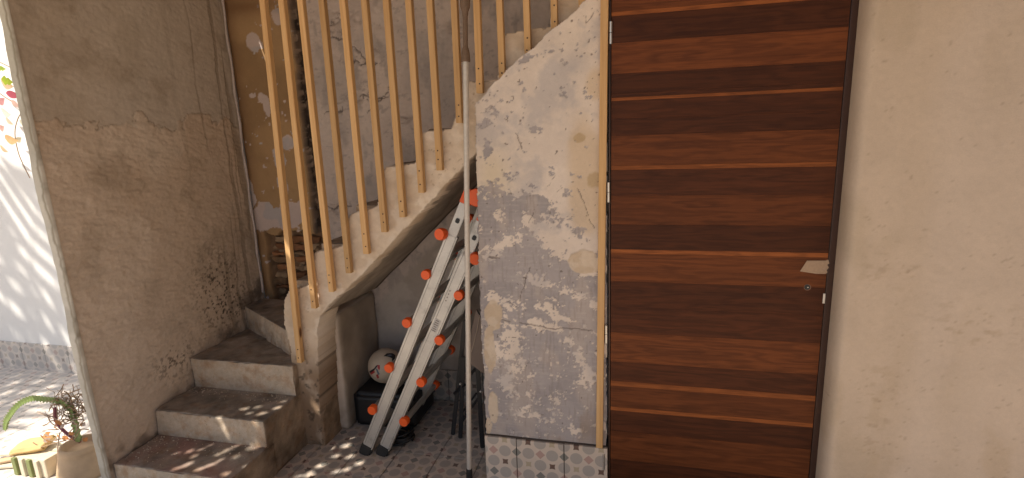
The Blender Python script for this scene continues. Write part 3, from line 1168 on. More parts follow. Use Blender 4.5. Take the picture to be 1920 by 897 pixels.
def fl_keep(u, v):
    kk = sstep(.50, .66, v) * .9 + .1
    uu = u + (fbm(u, v, 22, 4, 162) - .5) * .012 * kk
    vv = v + (fbm(u, v, 22, 4, 163) - .5) * .012
    return in_poly(uu, vv, fpoly)


sheet('flight_side', (FX0, YS, 0), (1, 0, 0), (0, 0, 1), (0, -1, 0), 1.95, 2.40, .0055, f_flight, .172, M_PLASTER, st, fl_keep)

# treads and risers of the flight behind that face
pp = [(prof_px[5], prof_px[6]), (prof_px[7], prof_px[8]), (prof_px[9], prof_px[10]), (prof_px[12], prof_px[13]), (prof_px[14], prof_px[15]), (prof_px[17], prof_px[18]), (prof_px[19], prof_px[20])]
for i, (a, b) in enumerate(pp):
    A, B = hit(*a, 'Y', YS), hit(*b, 'Y', YS)
    nx = hit(*pp[i + 1][0], 'Y', YS)[0] if i + 1 < len(pp) else B[0] + .05
    zt_ = max(A[2], B[2]) - .004
    rough_block('step', (A[0] + .006, YS + .055, zt_ - .105 + .002 * i), (nx + .05, YB - .02, zt_), M_STEP, step_col(), st, .008, .03, .004)


def soffit_col(co, n):
    a = mnoise.fractal(co * 6, 1, 2, 4)
    b = mnoise.fractal(co * 20, 1, 2, 4)
    c = np.array((0.39, 0.325, 0.26)) * (1 + .35 * a + .2 * b)
    return tuple(np.clip(c, .02, .8))


# sloping underside
bm = bmesh.new()
s0 = (sof[7][0] + FX0 + .004, sof[7][1] + .006)
s1 = (far[0] + FX0, far[1] + .006)
q = [(s0[0], s0[1]), (s1[0], s1[1]), (s1[0], s1[1] + .10), (s0[0], s0[1] + .10)]
dz = .02
fr = [bm.verts.new((x, YS + .03, z)) for x, z in q]
bk = [bm.verts.new((x, YB - .01, z - .04)) for x, z in q]
for k in range(4):
    bm.faces.new((fr[k], fr[(k + 1) % 4], bk[(k + 1) % 4], bk[k]))
bm.faces.new(fr[::-1])
bm.faces.new(bk)
dice(bm, .03)
bm.normal_update()
cols = []
for v in bm.verts:
    d = mnoise.fractal(v.co * 6, 1, 2, 4) * .006
    c = soffit_col(v.co, v.normal)
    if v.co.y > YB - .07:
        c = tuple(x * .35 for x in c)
    cols.append(c)
    v.co.z += d
me = bpy.data.meshes.new('soffit')
bm.to_mesh(me)
bm.free()
at = me.color_attributes.new('Col', 'FLOAT_COLOR', 'POINT')
at.data.foreach_set('color', np.array([(*c, 1) for c in cols], dtype=np.float32).ravel())
me.polygons.foreach_set('use_smooth', np.ones(len(me.polygons), dtype=bool))
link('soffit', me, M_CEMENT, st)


def pier_col(co, n):
    a = mnoise.fractal(co * 7, 1, 2, 4)
    b = mnoise.fractal(co * 25, 1, 2, 4)
    c = np.array((0.60, 0.50, 0.41)) * (1 + .18 * a)
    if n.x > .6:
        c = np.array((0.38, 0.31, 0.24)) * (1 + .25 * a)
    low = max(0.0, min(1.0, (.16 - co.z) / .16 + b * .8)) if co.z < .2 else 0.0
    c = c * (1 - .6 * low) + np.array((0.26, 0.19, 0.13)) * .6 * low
    return tuple(np.clip(c, .02, .8))


def leg_col(co, n):
    a = mnoise.fractal(co * 9, 1, 2, 4)
    b = mnoise.fractal(co * 28, 1, 2, 4)
    return tuple(np.clip(np.array((0.27, 0.195, 0.13)) * (1 + .45 * a + .3 * b), .02, .7))


rough_block('stair_foot', (-1.80, YS + .006, -.004), (sof[-1][0] + FX0 + .016, .275, .585), M_STEP, leg_col, st, .006, .012, .005, chips=.008)
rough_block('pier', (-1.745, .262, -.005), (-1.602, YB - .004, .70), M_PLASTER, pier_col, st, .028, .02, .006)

# skirting tiles in the recess under the flight
re_ = tag(empty('recess_skirting', (-1.2, YB - .02, 0)), 'row of printed skirting tiles at the foot of the recess under the stairs', 'skirting')
me = tile_mesh('skirting_tile', 0, TS, 0, .205, .010, M_TILE_FL)
for i in range(5):
    o = bpy.data.objects.new('skirting_tile', me)
    COL.objects.link(o)
    o.matrix_world = Matrix.Translation((-1.60 + i * TS, YB - .018, -.002)) @ Matrix.Rotation(math.pi / 2, 4, 'X')
    o.parent = re_
    o.matrix_parent_inverse = Matrix.Translation(re_.location).inverted()

# ------------------------------------------------------------------ slats
SLATS = [((485, 496), (555, 567), 681), ((519.5, 532.5), (582, 594), 579), ((556, 567), (614.5, 627), 548), ((596, 607), (647, 659), 513), ((635.5, 646), (680, 692), 477), ((676, 687), (713.5, 726), 436),
         ((717, 728), (748, 760), 408), ((759.5, 770), (784, 795), 362), ((798.5, 810), (818, 829), 320), ((844, 856), (855, 866), 231), ((886.5, 899), (893, 905), 175), ((929, 942), (936, 947), 160),
         ((980, 992), (984, 995), 108), ((1032, 1044), (1034, 1045), 60), ((1085, 1096), (1086, 1096), 14)]
ORD = ['first', 'second', 'third', 'fourth', 'fifth', 'sixth', 'seventh', 'eighth', 'ninth', 'tenth', 'eleventh', 'twelfth', 'thirteenth', 'fourteenth', 'fifteenth']
YF = YS - .040
for i, (tp, bt, yb) in enumerate(SLATS):
    b0, b1 = hit(bt[0], yb, 'Y', YF), hit(bt[1], yb, 'Y', YF)
    t0, t1 = hit(tp[0], 0, 'Y', YF), hit(tp[1], 0, 'Y', YF)
    pb_, pt_ = (b0 + b1) / 2, (t0 + t1) / 2
    wd = float(np.linalg.norm(b1 - b0))
    wd = min(max(wd, .0255), .028)
    dr = (pt_ - pb_) / (pt_[2] - pb_[2])
    pt_ = pb_ + dr * (HC - .004 - pb_[2])
    off = np.array((0, .014, 0))
    lab = {0: 'longest pine slat, leftmost, reaching lowest beside the cement steps', 14: 'shortest pine slat at top right, close to the door lath'}.get(i, 'upright pine slat, %s from the left in the stair balustrade' % ORD[i])
    if i == 9:
        lab = 'upright pine slat just left behind the metal pole, tenth from the left'
    root = beam('balustrade_slat', pb_ + off, pt_ + off, (1, 0, 0), wd, .028, M_PINE, None, .0015)
    tag(root, lab, 'slat', 'pine slats of the stair balustrade')
    for k, dz_ in enumerate((.028 + .01 * (i % 3), .075 + .012 * ((i * 2) % 3))):
        pz = pb_ + dr * dz_
        bm = bmesh.new()
        bmesh.ops.create_circle(bm, cap_ends=True, radius=.0034, segments=10, matrix=Matrix.Translation((pz[0] + random.uniform(-.003, .003), pz[1] - .0012, pz[2])) @ Matrix.Rotation(math.pi / 2, 4, 'X'))
        ex = bmesh.ops.extrude_face_region(bm, geom=bm.faces[:])
        bmesh.ops.translate(bm, verts=[v for v in ex['geom'] if isinstance(v, bmesh.types.BMVert)], vec=(0, .004, 0))
        from_bm('screw', bm, M_SCREW, root)

# ------------------------------------------------------------------ lath, door, hinges
lath_b = (hit(1118, 838, 'Y', -.012) + hit(1130, 838, 'Y', -.012)) / 2
lath_t = (hit(1128, 0, 'Y', -.012) + hit(1139.5, 0, 'Y', -.012)) / 2
d_ = (lath_t - lath_b) / (lath_t[2] - lath_b[2])
lath_t = lath_b + d_ * (HC - .01 - lath_b[2])
lt = beam('door_lath', lath_b + np.array((0, .005, 0)), lath_t + np.array((0, .005, 0)), (1, 0, 0), .029, .034, M_PINE, None, .0015)
tag(lt, 'thin upright pine lath nailed along the left of the door', 'lath')
for (x, y) in ((1131, 47), (1130, 106), (1131, 117), (1130, 385), (1129, 401), (1126, 544), (1124, 778), (1124, 795), (1124, 817)):
    p = hit(x, y, 'Y', -.0125)
    bm = bmesh.new()
    bmesh.ops.create_circle(bm, cap_ends=True, radius=.0034, segments=10, matrix=Matrix.Translation((p[0], -.0135, p[2])) @ Matrix.Rotation(math.pi / 2, 4, 'X'))
    ex = bmesh.ops.extrude_face_region(bm, geom=bm.faces[:])
    bmesh.ops.translate(bm, verts=[v for v in ex['geom'] if isinstance(v, bmesh.types.BMVert)], vec=(0, .004, 0))
    from_bm('screw', bm, M_SCREW, lt)

DX0, DX1 = hit(1146, 300, 'Y', 0)[0], hit(1568, 300, 'Y', 0)[0]
door = tag(empty('door', (DX0, 0, 0)), 'dark walnut door of horizontal boards with hinges on its left', 'door')
box('core', (DX0 + .002, .004, .006), (DX1 - .002, .040, 2.20), M_DARKWOOD, door)
LITE, MED, DRK, FIG = (0.215, 0.070, 0.021), (0.118, 0.037, 0.0120), (0.060, 0.0190, 0.0076), (0.110, 0.0345, 0.0115)
bounds = [(-60, DRK), (-28, MED), (-2, FIG), (24, LITE), (32, DRK), (82, MED), (140, DRK), (176, DRK), (184, LITE), (190, DRK), (224, DRK), (255, MED), (311, LITE), (319, DRK), (367, FIG), (421, DRK), (467, LITE), (475, MED), (527, DRK),
          (575, DRK), (622, MED), (677, DRK), (713, LITE), (722, FIG), (761, LITE), (768, DRK), (806, MED), (859, DRK), (905, MED), (950, DRK), (975, DRK)]
zs = [min(hit(1146, y, 'Y', 0)[2], 2.20) for y, _ in bounds] + [.006]
rb = np.random.RandomState(5)
for i, (y, cbase) in enumerate(bounds):
    z1, z0 = zs[i], zs[i + 1]
    if i + 1 < len(bounds) and z1 <= .02:
        continue
    z0 = max(z0, .006)
    if z1 - z0 < .003:
        continue
    o = box('board', (-(DX1 - DX0) / 2, -.006, -(z1 - z0) / 2 + .0002), ((DX1 - DX0) / 2, .0035, (z1 - z0) / 2 - .0002), M_WALNUT, None, .0003, 1)
    o.parent = door
    o.matrix_parent_inverse = Matrix.Translation(door.location).inverted()
    o.location = ((DX0 + DX1) / 2, .0005 * rb.rand(), (z0 + z1) / 2)
    k = rb.uniform(.85, 1.15)
    o.color = (cbase[0] * k, cbase[1] * k, cbase[2] * k, 1)
# hinges
for (x, y) in ((1145, 62), (1141, 361), (1136.5, 627), (1132, 866)):
    p = hit(x, y, 'Y', -.012)
    hg = tube('hinge', [(p[0], -.011, p[2] - .040), (p[0], -.011, p[2] - .001)], .0065, M_STEEL, door, 12)
    tube('hinge_knuckle', [(p[0], -.011, p[2] + .001), (p[0], -.011, p[2] + .040)], .0065, M_STEEL, hg, 12)
# lock hole, latch plate, tape
p = hit(1513, 538, 'Y', 0)
bm = bmesh.new()
bmesh.ops.create_cone(bm, cap_ends=True, segments=24, radius1=.0125, radius2=.0125, depth=.002, matrix=Matrix.Translation((p[0], -.0062, p[2])) @ Matrix.Rotation(math.pi / 2, 4, 'X'))
lk = from_bm('lock_rosette', bm, mat_plain('pale_chipped_veneer', (0.20, 0.10, 0.055), .6), door)
bm = bmesh.new()
bmesh.ops.create_cone(bm, cap_ends=True, segments=24, radius1=.0105, radius2=.0105, depth=.003, matrix=Matrix.Translation((p[0] - .0008, -.0066, p[2] + .0006)) @ Matrix.Rotation(math.pi / 2, 4, 'X'))
from_bm('lock_hole', bm, M_BLACK, lk)
bm = bmesh.new()
bmesh.ops.create_cone(bm, cap_ends=True, segments=12, radius1=.0022, radius2=.002, depth=.003, matrix=Matrix.Translation((p[0] + .001, -.0085, p[2])) @ Matrix.Rotation(math.pi / 2, 4, 'X'))
from_bm('lock_cylinder', bm, M_STEEL, lk)
p = hit(1544, 559, 'Y', -.004)
box('latch_plate', (p[0] - .004, -.012, p[2] - .020), (p[0] + .004, -.006, p[2] + .020), M_STEEL, door, .001)
tp = [hit(x, y, 'Y', -.008) for x, y in ((1500, 509), (1513, 489), (1549, 489), (1553, 487), (1555, 494), (1551, 497), (1554, 502), (1550, 507), (1552, 511), (1548, 514), (1530, 513.5))]
bm = bmesh.new()
vs = [bm.verts.new((q[0], -.0085 - .0012 * math.sin(i * 2.1), q[2])) for i, q in enumerate(tp)]
f = bm.faces.new(vs)
ex = bmesh.ops.extrude_face_region(bm, geom=[f])
bmesh.ops.translate(bm, verts=[v for v in ex['geom'] if isinstance(v, bmesh.types.BMVert)], vec=(0, .0012, 0))
tag(from_bm('masking_tape', bm, mat_plain('masking_tape', (0.36, 0.25, 0.165), .7, 0, .25, 120)), 'torn strip of beige tape stuck on the door edge above the lock', 'tape')

# dark frame round the door
df = tag(empty('door_frame', (DX0, 0, 0)), 'dark stained frame around the walnut door', 'door frame')
box('jamb', (-.128, -.006, 0), (DX0 - .003, .10, 2.26), M_DARKWOOD, df, .0015)
box('jamb', (DX1 + .003, -.004, 0), (.735, .10, 2.26), M_DARKWOOD, df, .0015)
box('head', (-.128, -.005, 2.2605), (.735, .10, 2.355), M_DARKWOOD, df, .0015)

# ------------------------------------------------------------------ pole
pt0, pt1 = hit(880, 897, 'Y', -.035), hit(872, 0, 'Y', -.035)
dr = (pt1 - pt0) / (pt1[2] - pt0[2])


def pol(zz):
    return pt0 + dr * (zz - pt0[2])


def zy(y):
    return hit(876, y, 'Y', -.035)[2]


pole = tag(empty('telescopic_pole', pol(0)), 'tall thin metal extension pole leaning in front of the stair flight', 'pole')
M_POLE = mat_plain('dull_steel_tube', (0.52, 0.48, 0.43), .40, .2, .25, 60)
M_CRUST = mat_plain('mortar_crusted_brown', (0.16, 0.105, 0.07), .8, .1, .55, 110, .6)
tube('pole_tube', [pol(.05), pol(zy(100))], .0118, M_POLE, pole, 16)
tube('pole_extension', [pol(zy(112)), pol(zy(20))], .0100, M_CRUST, pole, 16)
tube('collar', [pol(zy(116)), pol(zy(113)), pol(zy(100)), pol(zy(92)), pol(zy(88))], [.0185, .0190, .0170, .0135, .0102], M_CRUST, pole, 16)
tube('grip', [pol(zy(30)), pol(zy(22)), pol(zy(14)), pol(zy(8)), pol(zy(-60)), pol(2.76)], [.0112, .013, .019, .0205, .0195, .0195], M_CRUST, pole, 16)
tube('rubber_foot', [pol(.0), pol(.045), pol(.066), pol(.068)], [.015, .015, .014, .0125], M_BLACK, pole, 14)

# ------------------------------------------------------------------ ladder
M_GROOVE_SHADE = mat_plain('groove_shade', (0.22, 0.20, 0.18), .7, 0.2, .3, 60)  # dark strips that draw the shade of grooves in colour
lad = tag(empty('folding_ladder', (-1.35, .1, 0)), 'folded aluminium ladder with orange rung caps stored under the stairs', 'ladder')
LW = .36                                              # from the near stiles to the far ones
RD = Vector((.03, 1, 0.0)).normalized()               # direction of the rungs
secs = []
for (b, t, yb_, yt) in (((686, 846), (880, 362), .075, .20), ((720, 842), (911, 398), .085, .215)):
    P0, P1 = Vector(hit(*b, 'Y', yb_)), Vector(hit(*t, 'Y', yt))
    P0 = P0 + (P1 - P0) * ((0.0 - P0.z) / (P1.z - P0.z))
    secs.append((P0, P1))
for s, (P0, P1) in enumerate(secs):
    ax = (P1 - P0).normalized()
    L = (P1 - P0).length
    side = ax.cross(RD).normalized()
    if side.x < 0:
        side = -side
    outx = -1 if s == 0 else 1
    for far_ in (0, 1):
        o0 = RD * (LW * far_)
        A = P0 + o0
        nm = 'stile'
        stl = beam(nm, A + ax * .05, A + ax * (L * .855), side, .058, .026, M_ALU, lad, .005)
        beam('edge_rib', A + ax * .05 + side * .030 * (1) - RD * .002, A + ax * (L * .855) + side * .030 - RD * .002, side, .006, .030, M_ALU, stl, .0015)
        beam('groove', A + ax * .07 - side * .017 - RD * .0131, A + ax * (L * .85) - side * .017 - RD * .0131, side, .0022, .0012, M_GROOVE_SHADE, stl)
        beam('inner_stile', A + ax * (L * .8), A + ax * (L * .985), side, .050, .020, M_ALU, lad, .003)
        ft = beam('rubber_foot', A - ax * .004, A + ax * .062, side, .064, .036, M_BLACK, lad, .006)
        # square lock hole in the inner stile
        c = A + ax * (L * .905) - RD * .0115
        beam('lock_hole', c - ax * .012, c + ax * .012, side, .020, .004, M_BLACK, lad, .0035)
        beam('end_cap', A + ax * (L * .962), A + ax * (L * 1.012), side, .054, .026, M_ORANGE, lad, .003)
    # rungs with orange caps
    ys = (787, 705, 620, 531) if s == 0 else (797, 713, 628, 542)
    for r, yy in enumerate(ys):
        tt = (.175, .345, .52, .70)[r]
        # position along the stile from the picture row
        best = min(np.linspace(.05, .95, 300), key=lambda k: abs(_yy(P0 + ax * (L * k)) - yy)) if False else None
        c0 = P0 + ax * (L * tt) + side * (.044 * outx) - RD * .018
        tube('rung', [c0 + RD * .004, c0 + RD * (LW + .032)], .015, M_ALU, lad, 14)
        for e in (0.0, 1.0):
            cc = c0 + RD * (e * (LW + .036))
            tube('rung_cap', [cc - RD * .010, cc - RD * .007, cc + RD * .020], [.0225, .0245, .0245], M_ORANGE, lad, 18)
    # locking knobs near the top
    for e in (0.0, 1.0):
        c0 = P0 + ax * (L * .845) + side * (.040 * outx) - RD * .026 + RD * (e * (LW + .05))
        tube('lock_knob', [c0 - RD * .012 + side * .012 * outx, c0 + RD * .004 + side * .008 * outx, c0 + RD * .026], [.027, .031, .027], M_ORANGE, lad, 20)
        beam('knob_grip', c0 + side * outx * .026, c0 - side * outx * .022, ax, .032, .022, M_ORANGE, lad, .006)
    # spreader web: pale flat rung treads
    for r in range(5):
        k = (.09, .26, .43, .61, .78)[r]
        c0 = P0 + ax * (L * k)
        beam('tread', c0 + RD * .012, c0 + RD * (LW - .012), side, .040, .024, M_ALU, lad, .004)
# paper label and warning print on the near right stile
P0, P1 = secs[1]
ax = (P1 - P0).normalized()
side = ax.cross(RD).normalized()
if side.x < 0:
    side = -side
L = (P1 - P0).length
M_LABEL = mat_plain('grey_label', (0.50, 0.47, 0.43), .7, 0, .1, 40)
M_INK = mat_plain('label_ink', (0.20, 0.17, 0.15), .7, 0, .1, 40)
c = P0 + ax * (L * .56) - RD * .0142 - side * .004
lb = beam('label', c - ax * .034, c + ax * .034, side, .030, .0012, M_LABEL, lad)
for k in range(6):
    cc = c - RD * .0008 + ax * (-.028 + .011 * k)
    beam('print_line', cc - ax * .0022, cc + ax * .0022, side, .024 - .004 * (k % 3), .0008, M_INK, lb)
for k in range(4):
    cc = P0 + ax * (L * .66 + .018 * k) - RD * .0142 - side * .006
    beam('warning_mark', cc - ax * .003, cc + ax * .003, side, .006, .0010, M_INK, lad)
# orange pivot disc joining both sections
c0 = Vector(hit(893, 371, 'Y', .18))
tube('pivot_disc', [c0 - RD * .004, c0, c0 + RD * .03], [.040, .043, .043], M_ORANGE, lad, 28)
c1 = c0 + RD * LW
tube('pivot_disc', [c1 - RD * .004, c1, c1 + RD * .03], [.040, .043, .043], M_ORANGE, lad, 28)

# ------------------------------------------------------------------ things in the recess
# soft black case under the ball
bm = bmesh.new()
add_box(bm, (-1.592, .305, .004), (-1.22, .62, .212))
bmesh.ops.bevel(bm, geom=bm.edges[:], offset=.022, segments=3, affect='EDGES')
dice(bm, .04)
for v in bm.verts:
    v.co += Vector((0, 0, 1)) * mnoise.noise(v.co * 9) * .006
case = from_bm('tool_case', bm, M_BLACK, None, True)
tag(case, 'black tool case on the floor behind the ladder, ball on top', 'case')
tube('handle', [(-1.45, .298, .13), (-1.45, .285, .14), (-1.36, .285, .14), (-1.36, .298, .13)], .008, M_BLACKM, case, 8)


def mat_ball():
    t = NT('ball_leather')
    o = t.obj()
    w_ = t.noise(o, 9, 2, .5)
    n = t.n('TexNoise')
    v = t.n('TexVoronoi', feature='F1')
    v.inputs['Scale'].default_value = 9.0
    t.l(o, v.inputs['Vector'])
    nz = t.noise(o, 14, 2, .5)
    base = t.mix(1.0, (0.52, 0.42, 0.31), t.math('ADD', t.math('MULTIPLY', t.noise(o, 30, 4), .3), .85), 'MULTIPLY')
    return t, base


t, base = mat_ball()
M_BALL = t.done(base, .5)
bc = hit(722, 678, 'Y', .47)
BR = .101
bc[2] = .212 + BR - .001
bm = bmesh.new()
bmesh.ops.create_icosphere(bm, subdivisions=5, radius=BR, matrix=Matrix.Translation(bc))
ball = from_bm('ball', bm, M_BALL, None, True)
tag(ball, 'cream football with red, blue and black marks in the recess corner', 'ball')


def ball_patch(name, poly, lift, mat):
    """printed mark: polygon in the plane facing the camera, laid on the ball"""
    vdir = unit(CAM - bc)
    sx = unit(np.cross((0, 0, 1), vdir))
    sz = np.cross(vdir, sx)
    bm = bmesh.new()
    vs = []
    for a, b in poly:
        c = math.sqrt(max(0, 1 - a * a - b * b))
        d = sx * a + sz * b + vdir * c
        vs.append(bm.verts.new(bc + d * (BR + lift)))
    f = bm.faces.new(vs)
    res = bmesh.ops.triangulate(bm, faces=[f])
    bmesh.ops.subdivide_edges(bm, edges=bm.edges[:], cuts=3, use_grid_fill=True)
    for v in bm.verts:
        d = (v.co - Vector(bc)).normalized()
        v.co = Vector(bc) + d * (BR + lift)
    return from_bm(name, bm, mat, ball)


MB_ = mat_plain('print_black', (0.015, 0.012, 0.014), .5)
MR_ = mat_plain('print_red', (0.36, 0.03, 0.03), .5)
MS_ = mat_plain('print_slate', (0.12, 0.14, 0.17), .5)
ball_patch('print', [(-.93, -.22), (-.62, -.06), (-.52, .06), (-.40, .10), (-.46, -.02), (-.60, -.16), (-.86, -.32)], .0009, MB_)
ball_patch('print', [(-.88, -.30), (-.62, -.18), (-.60, -.30), (-.84, -.40)], .0012, MR_)
ball_patch('print', [(-.42, .10), (-.30, .06), (-.30, -.10), (-.36, -.22), (-.44, -.06)], .0012, MR_)
ball_patch('print', [(-.54, -.10), (-.46, -.10), (-.34, -.42), (-.44, -.46)], .0015, MS_)
ball_patch('print', [(-.56, -.44), (-.44, -.40), (-.40, -.62), (-.50, -.66)], .0009, MR_)
ball_patch('print', [(-.06, .52), (.14, .66), (.46, .62), (.60, .50), (.56, .30), (.40, .02), (.34, .06), (.40, .34), (.20, .46)], .0009, MB_)
ball_patch('print', [(.12, .54), (.32, .58), (.44, .50), (.28, .46)], .0014, MS_)

# coil of black hose
hc_ = hit(746, 832, 'Z', 0)
pts = []
for i in range(150):
    a = i * .22
    r = .066 + .009 * math.sin(i * .13) + .004 * math.sin(i * .7)
    pts.append((hc_[0] + r * math.cos(a) * 1.05, hc_[1] + .03 + r * .85 * math.sin(a), .008 + .0105 * (i * .22 / (2 * math.pi)) + .003 * math.sin(i * .5)))
coil = tube('hose_coil', pts, .0078, M_BLACK, None, 8)
tag(coil, 'coil of black hose on the floor behind the ladder feet', 'hose')

# folded chair behind the pole
ch = tag(empty('folding_chair', (-.9, .3, 0)), 'folded black chair with brown seat panel tucked behind the pole', 'chair')


def flat_leg(name, a, b, wd=.022, dp=.014):
    return beam(name, a, b, (1, .3, 0), wd, dp, M_BLACKM, ch, .004)


F = [np.array((-1.000, .322, 0)), np.array((-.948, .300, 0)), np.array((-.802, .235, 0)), np.array((-.772, .222, 0))]
T = [hit(872, 600, 'Y', .38), hit(869, 668, 'Y', .315), hit(894, 660, 'Y', .25), hit(913, 540, 'Y', .30)]
legs = [flat_leg('leg', F[k], T[k], .024) for k in range(4)]
for (x, y, yy) in ((862.5, 721, .278), (900.5, 735, .215)):
    p = hit(x, y, 'Y', yy)
    tube('rivet', [p, p + np.array((0, .012, 0))], .0042, mat_plain('rivet_steel', (.7, .68, .65), .4, .3) if x < 870 else bpy.data.materials['rivet_steel'], ch, 10)
tube('brace', [hit(852, 738, 'Y', .34), hit(872, 722, 'Y', .30)], .008, M_BLACKM, ch, 8)
tube('brace', [hit(865, 792, 'Y', .31), hit(896, 748, 'Y', .25)], .0075, M_BLACKM, ch, 8)
tube('brace', [hit(866, 775, 'Y', .33), hit(893, 738, 'Y', .27)], .006, M_BLACKM, ch, 8)
tube('brace', [hit(876, 710, 'Y', .34), hit(893, 690, 'Y', .28)], .008, M_BLACKM, ch, 8)
sp_ = [hit(x, y, 'Y', .20) for x, y in ((892, 582), (903, 603), (914, 640), (918, 712), (906, 700), (884, 684), (880, 668), (884, 620))]
bm = bmesh.new()
vs = [bm.verts.new((q[0], .20 + .03 * (q[2] - .5), q[2])) for q in sp_]
f = bm.faces.new(vs)
ex = bmesh.ops.extrude_face_region(bm, geom=[f])
bmesh.ops.translate(bm, verts=[v for v in ex['geom'] if isinstance(v, bmesh.types.BMVert)], vec=(0, .014, 0))
seat = from_bm('seat_panel', bm, mat_plain('brown_board', (0.17, 0.122, 0.095), .65, 0, .25, 14), ch)
tube('seam', [np.array((q[0], .1985 + .03 * (q[2] - .5), q[2])) for q in (hit(x, y, 'Y', .20) for x, y in ((899, 592), (893, 625), (884, 660)))], .0022, mat_plain('seam_beige', (.38, .30, .23), .7), seat, 6)

# ------------------------------------------------------------------ courtyard bits on the left
M_TERRA = mat_plain('weathered_clay', (0.50, 0.36, 0.23), .85, 0, .25, 18, .2)
M_CONC = mat_plain('pale_block', (0.58, 0.52, 0.40), .95, 0, .2, 30, .4)
M_MOSS = mat_plain('mossy_green', (0.19, 0.215, 0.085), .95, 0, .3, 40, .3)
M_STONE = mat_plain('ochre_stone', (0.58, 0.40, 0.18), .85, 0, .2, 20, .3)
YP = -.33
pc = hit(150, 830, 'Y', YP)
ptop = pc[2]
pot = lathe('flower_pot', [(.118, 0), (.120, .02), (.098, ptop - .055), (.090, ptop - .035), (.092, ptop - .032), (.086, ptop - .002), (.080, ptop), (.074, ptop - .004), (.070, ptop - .03), (.02, ptop - .03)],
            (pc[0] - .0, YP, 0), M_TERRA, None, 36)
tag(pot, 'weathered clay pot wider at its base beside the partition wall', 'pot')

bk_ = tag(empty('concrete_block', hit(70, 890, 'Z', 0)), 'pale ribbed concrete block with green moss standing in front of the clay pot', 'block')
zb_ = hit(60, 862, 'Y', -.42)[2]
bx0, bx1 = hit(27, 885, 'Y', -.42)[0], hit(80, 885, 'Y', -.42)[0]
box('body', (bx0, -.415, .0), (bx1 + .02, -.27, zb_), M_CONC, bk_, .008)
for k in range(4):
    xx = bx0 + (bx1 - bx0) * (k + .5) / 4
    box('rib', (xx - .016, -.428, .002), (xx + .010, -.412, zb_ - .004), M_CONC if k % 2 else M_MOSS, bk_, .004)
# slab of ochre stone resting on the block
bm = bmesh.new()
ring = [(45, 852), (52, 838), (88, 824), (112, 834), (112, 846), (84, 860)]
pts3 = [hit(x, y, 'Y', -.34 + .002 * (860 - y)) for x, y in ring]
cx_ = np.mean(pts3, 0)
add_box(bm, (-.085, -.055, -.016), (.085, .055, .016))
bmesh.ops.bevel(bm, geom=bm.edges[:], offset=.010, segments=2, affect='EDGES')
dice(bm, .02)
for v in bm.verts:
    v.co += v.normal * mnoise.noise(v.co * 22) * .006
o = from_bm('stone', bm, M_STONE, None, True)
o.location = (cx_[0], -.345, zb_ + .022)
o.rotation_euler = (math.radians(3), math.radians(-5), math.radians(22))
tag(o, 'flat ochre stone lying on the concrete block', 'stone')
# broken boards at the very corner
for k, (x, y, ln, an) in enumerate(((6, 888, .26, 18), (14, 893, .22, 30), (2, 880, .20, 10))):
    p = hit(x, y, 'Y', -.40)
    bm = bmesh.new()
    add_box(bm, (-ln / 2, -.022, -.007), (ln / 2, .022, .007))
    bmesh.ops.bevel(bm, geom=bm.edges[:], offset=.003, segments=1, affect='EDGES')
    o = from_bm('broken_board', bm, M_CONC if k != 1 else M_TERRA, None)
    o.location = (p[0] - .04, -.40 + .03 * k, .012 + .018 * k)
    o.rotation_euler = (0, math.radians(-4 * (k > 0)), math.radians(an))
    tag(o, ('pale weathered offcut lowest in the corner pile', 'brown clay-coloured offcut crossing the corner pile', 'pale short offcut on top of the corner pile')[k], 'offcut')

# serrated cactus stem arching to the left, with dry twigs
def smooth_path(px, y0, n=8):
    P = [np.array(hit(x, y, 'Y', yy)) for (x, y), yy in zip(px, y0 if isinstance(y0, (list, tuple)) else [y0] * len(px))]
    out = []
    for i in range(len(P) - 1):
        a, b, c, d = P[max(i - 1, 0)], P[i], P[i + 1], P[min(i + 2, len(P) - 1)]
        for k in range(n):
            s = k / n
            out.append(.5 * ((2 * b) + (-a + c) * s + (2 * a - 5 * b + 4 * c - d) * s * s + (-a + 3 * b - 3 * c + d) * s ** 3))
    out.append(P[-1])
    return out


cac = tag(empty('trailing_cactus', (pc[0], YP, 0)), 'green serrated cactus stem arching left out of the clay pot with dry twigs', 'cactus')
stem_px = [(10, 806), (13, 790), (20, 778), (32, 763), (46, 752), (64, 746), (84, 748), (104, 750), (122, 756), (134, 768), (140, 790), (148, 828)]
path = smooth_path(stem_px, YP - .01, 10)
bm = bmesh.new()
rings = []
NP = len(path)
for i, p in enumerate(path):
    t_ = unit(path[min(i + 1, NP - 1)] - path[max(i - 1, 0)])
    n_ = unit(np.cross(t_, (0, 1, 0)))
    b_ = np.cross(t_, n_)
    s = .010 + .006 * min(1, i / 12) if i < 12 else .016
    s *= 1 + (.35 if i % 3 == 0 else -.12)
    rr = []
    for k in range(6):
        a = 2 * math.pi * k / 6 + .5
        r = s * (1.0 if k % 2 == 0 else .38)
        rr.append(bm.verts.new(p + n_ * math.cos(a) * r + b_ * math.sin(a) * r))
    rings.append(rr)
for r0, r1 in zip(rings[:-1], rings[1:]):
    for k in range(6):
        bm.faces.new((r0[k], r0[(k + 1) % 6], r1[(k + 1) % 6], r1[k]))
bm.faces.new(rings[0][::-1])
bm.faces.new(rings[-1])
from_bm('stem', bm, mat_plain('cactus_green', (0.16, 0.22, 0.06), .6, 0, .35, 25), cac)
M_DRY = mat_plain('dry_twig', (0.30, 0.20, 0.12), .9, 0, .35, 60)
M_PURP = mat_plain('purple_stem', (0.22, 0.07, 0.09), .7, 0, .3, 50)
M_PALE = mat_plain('pale_twig', (0.42, 0.33, 0.27), .9, 0, .3, 60)
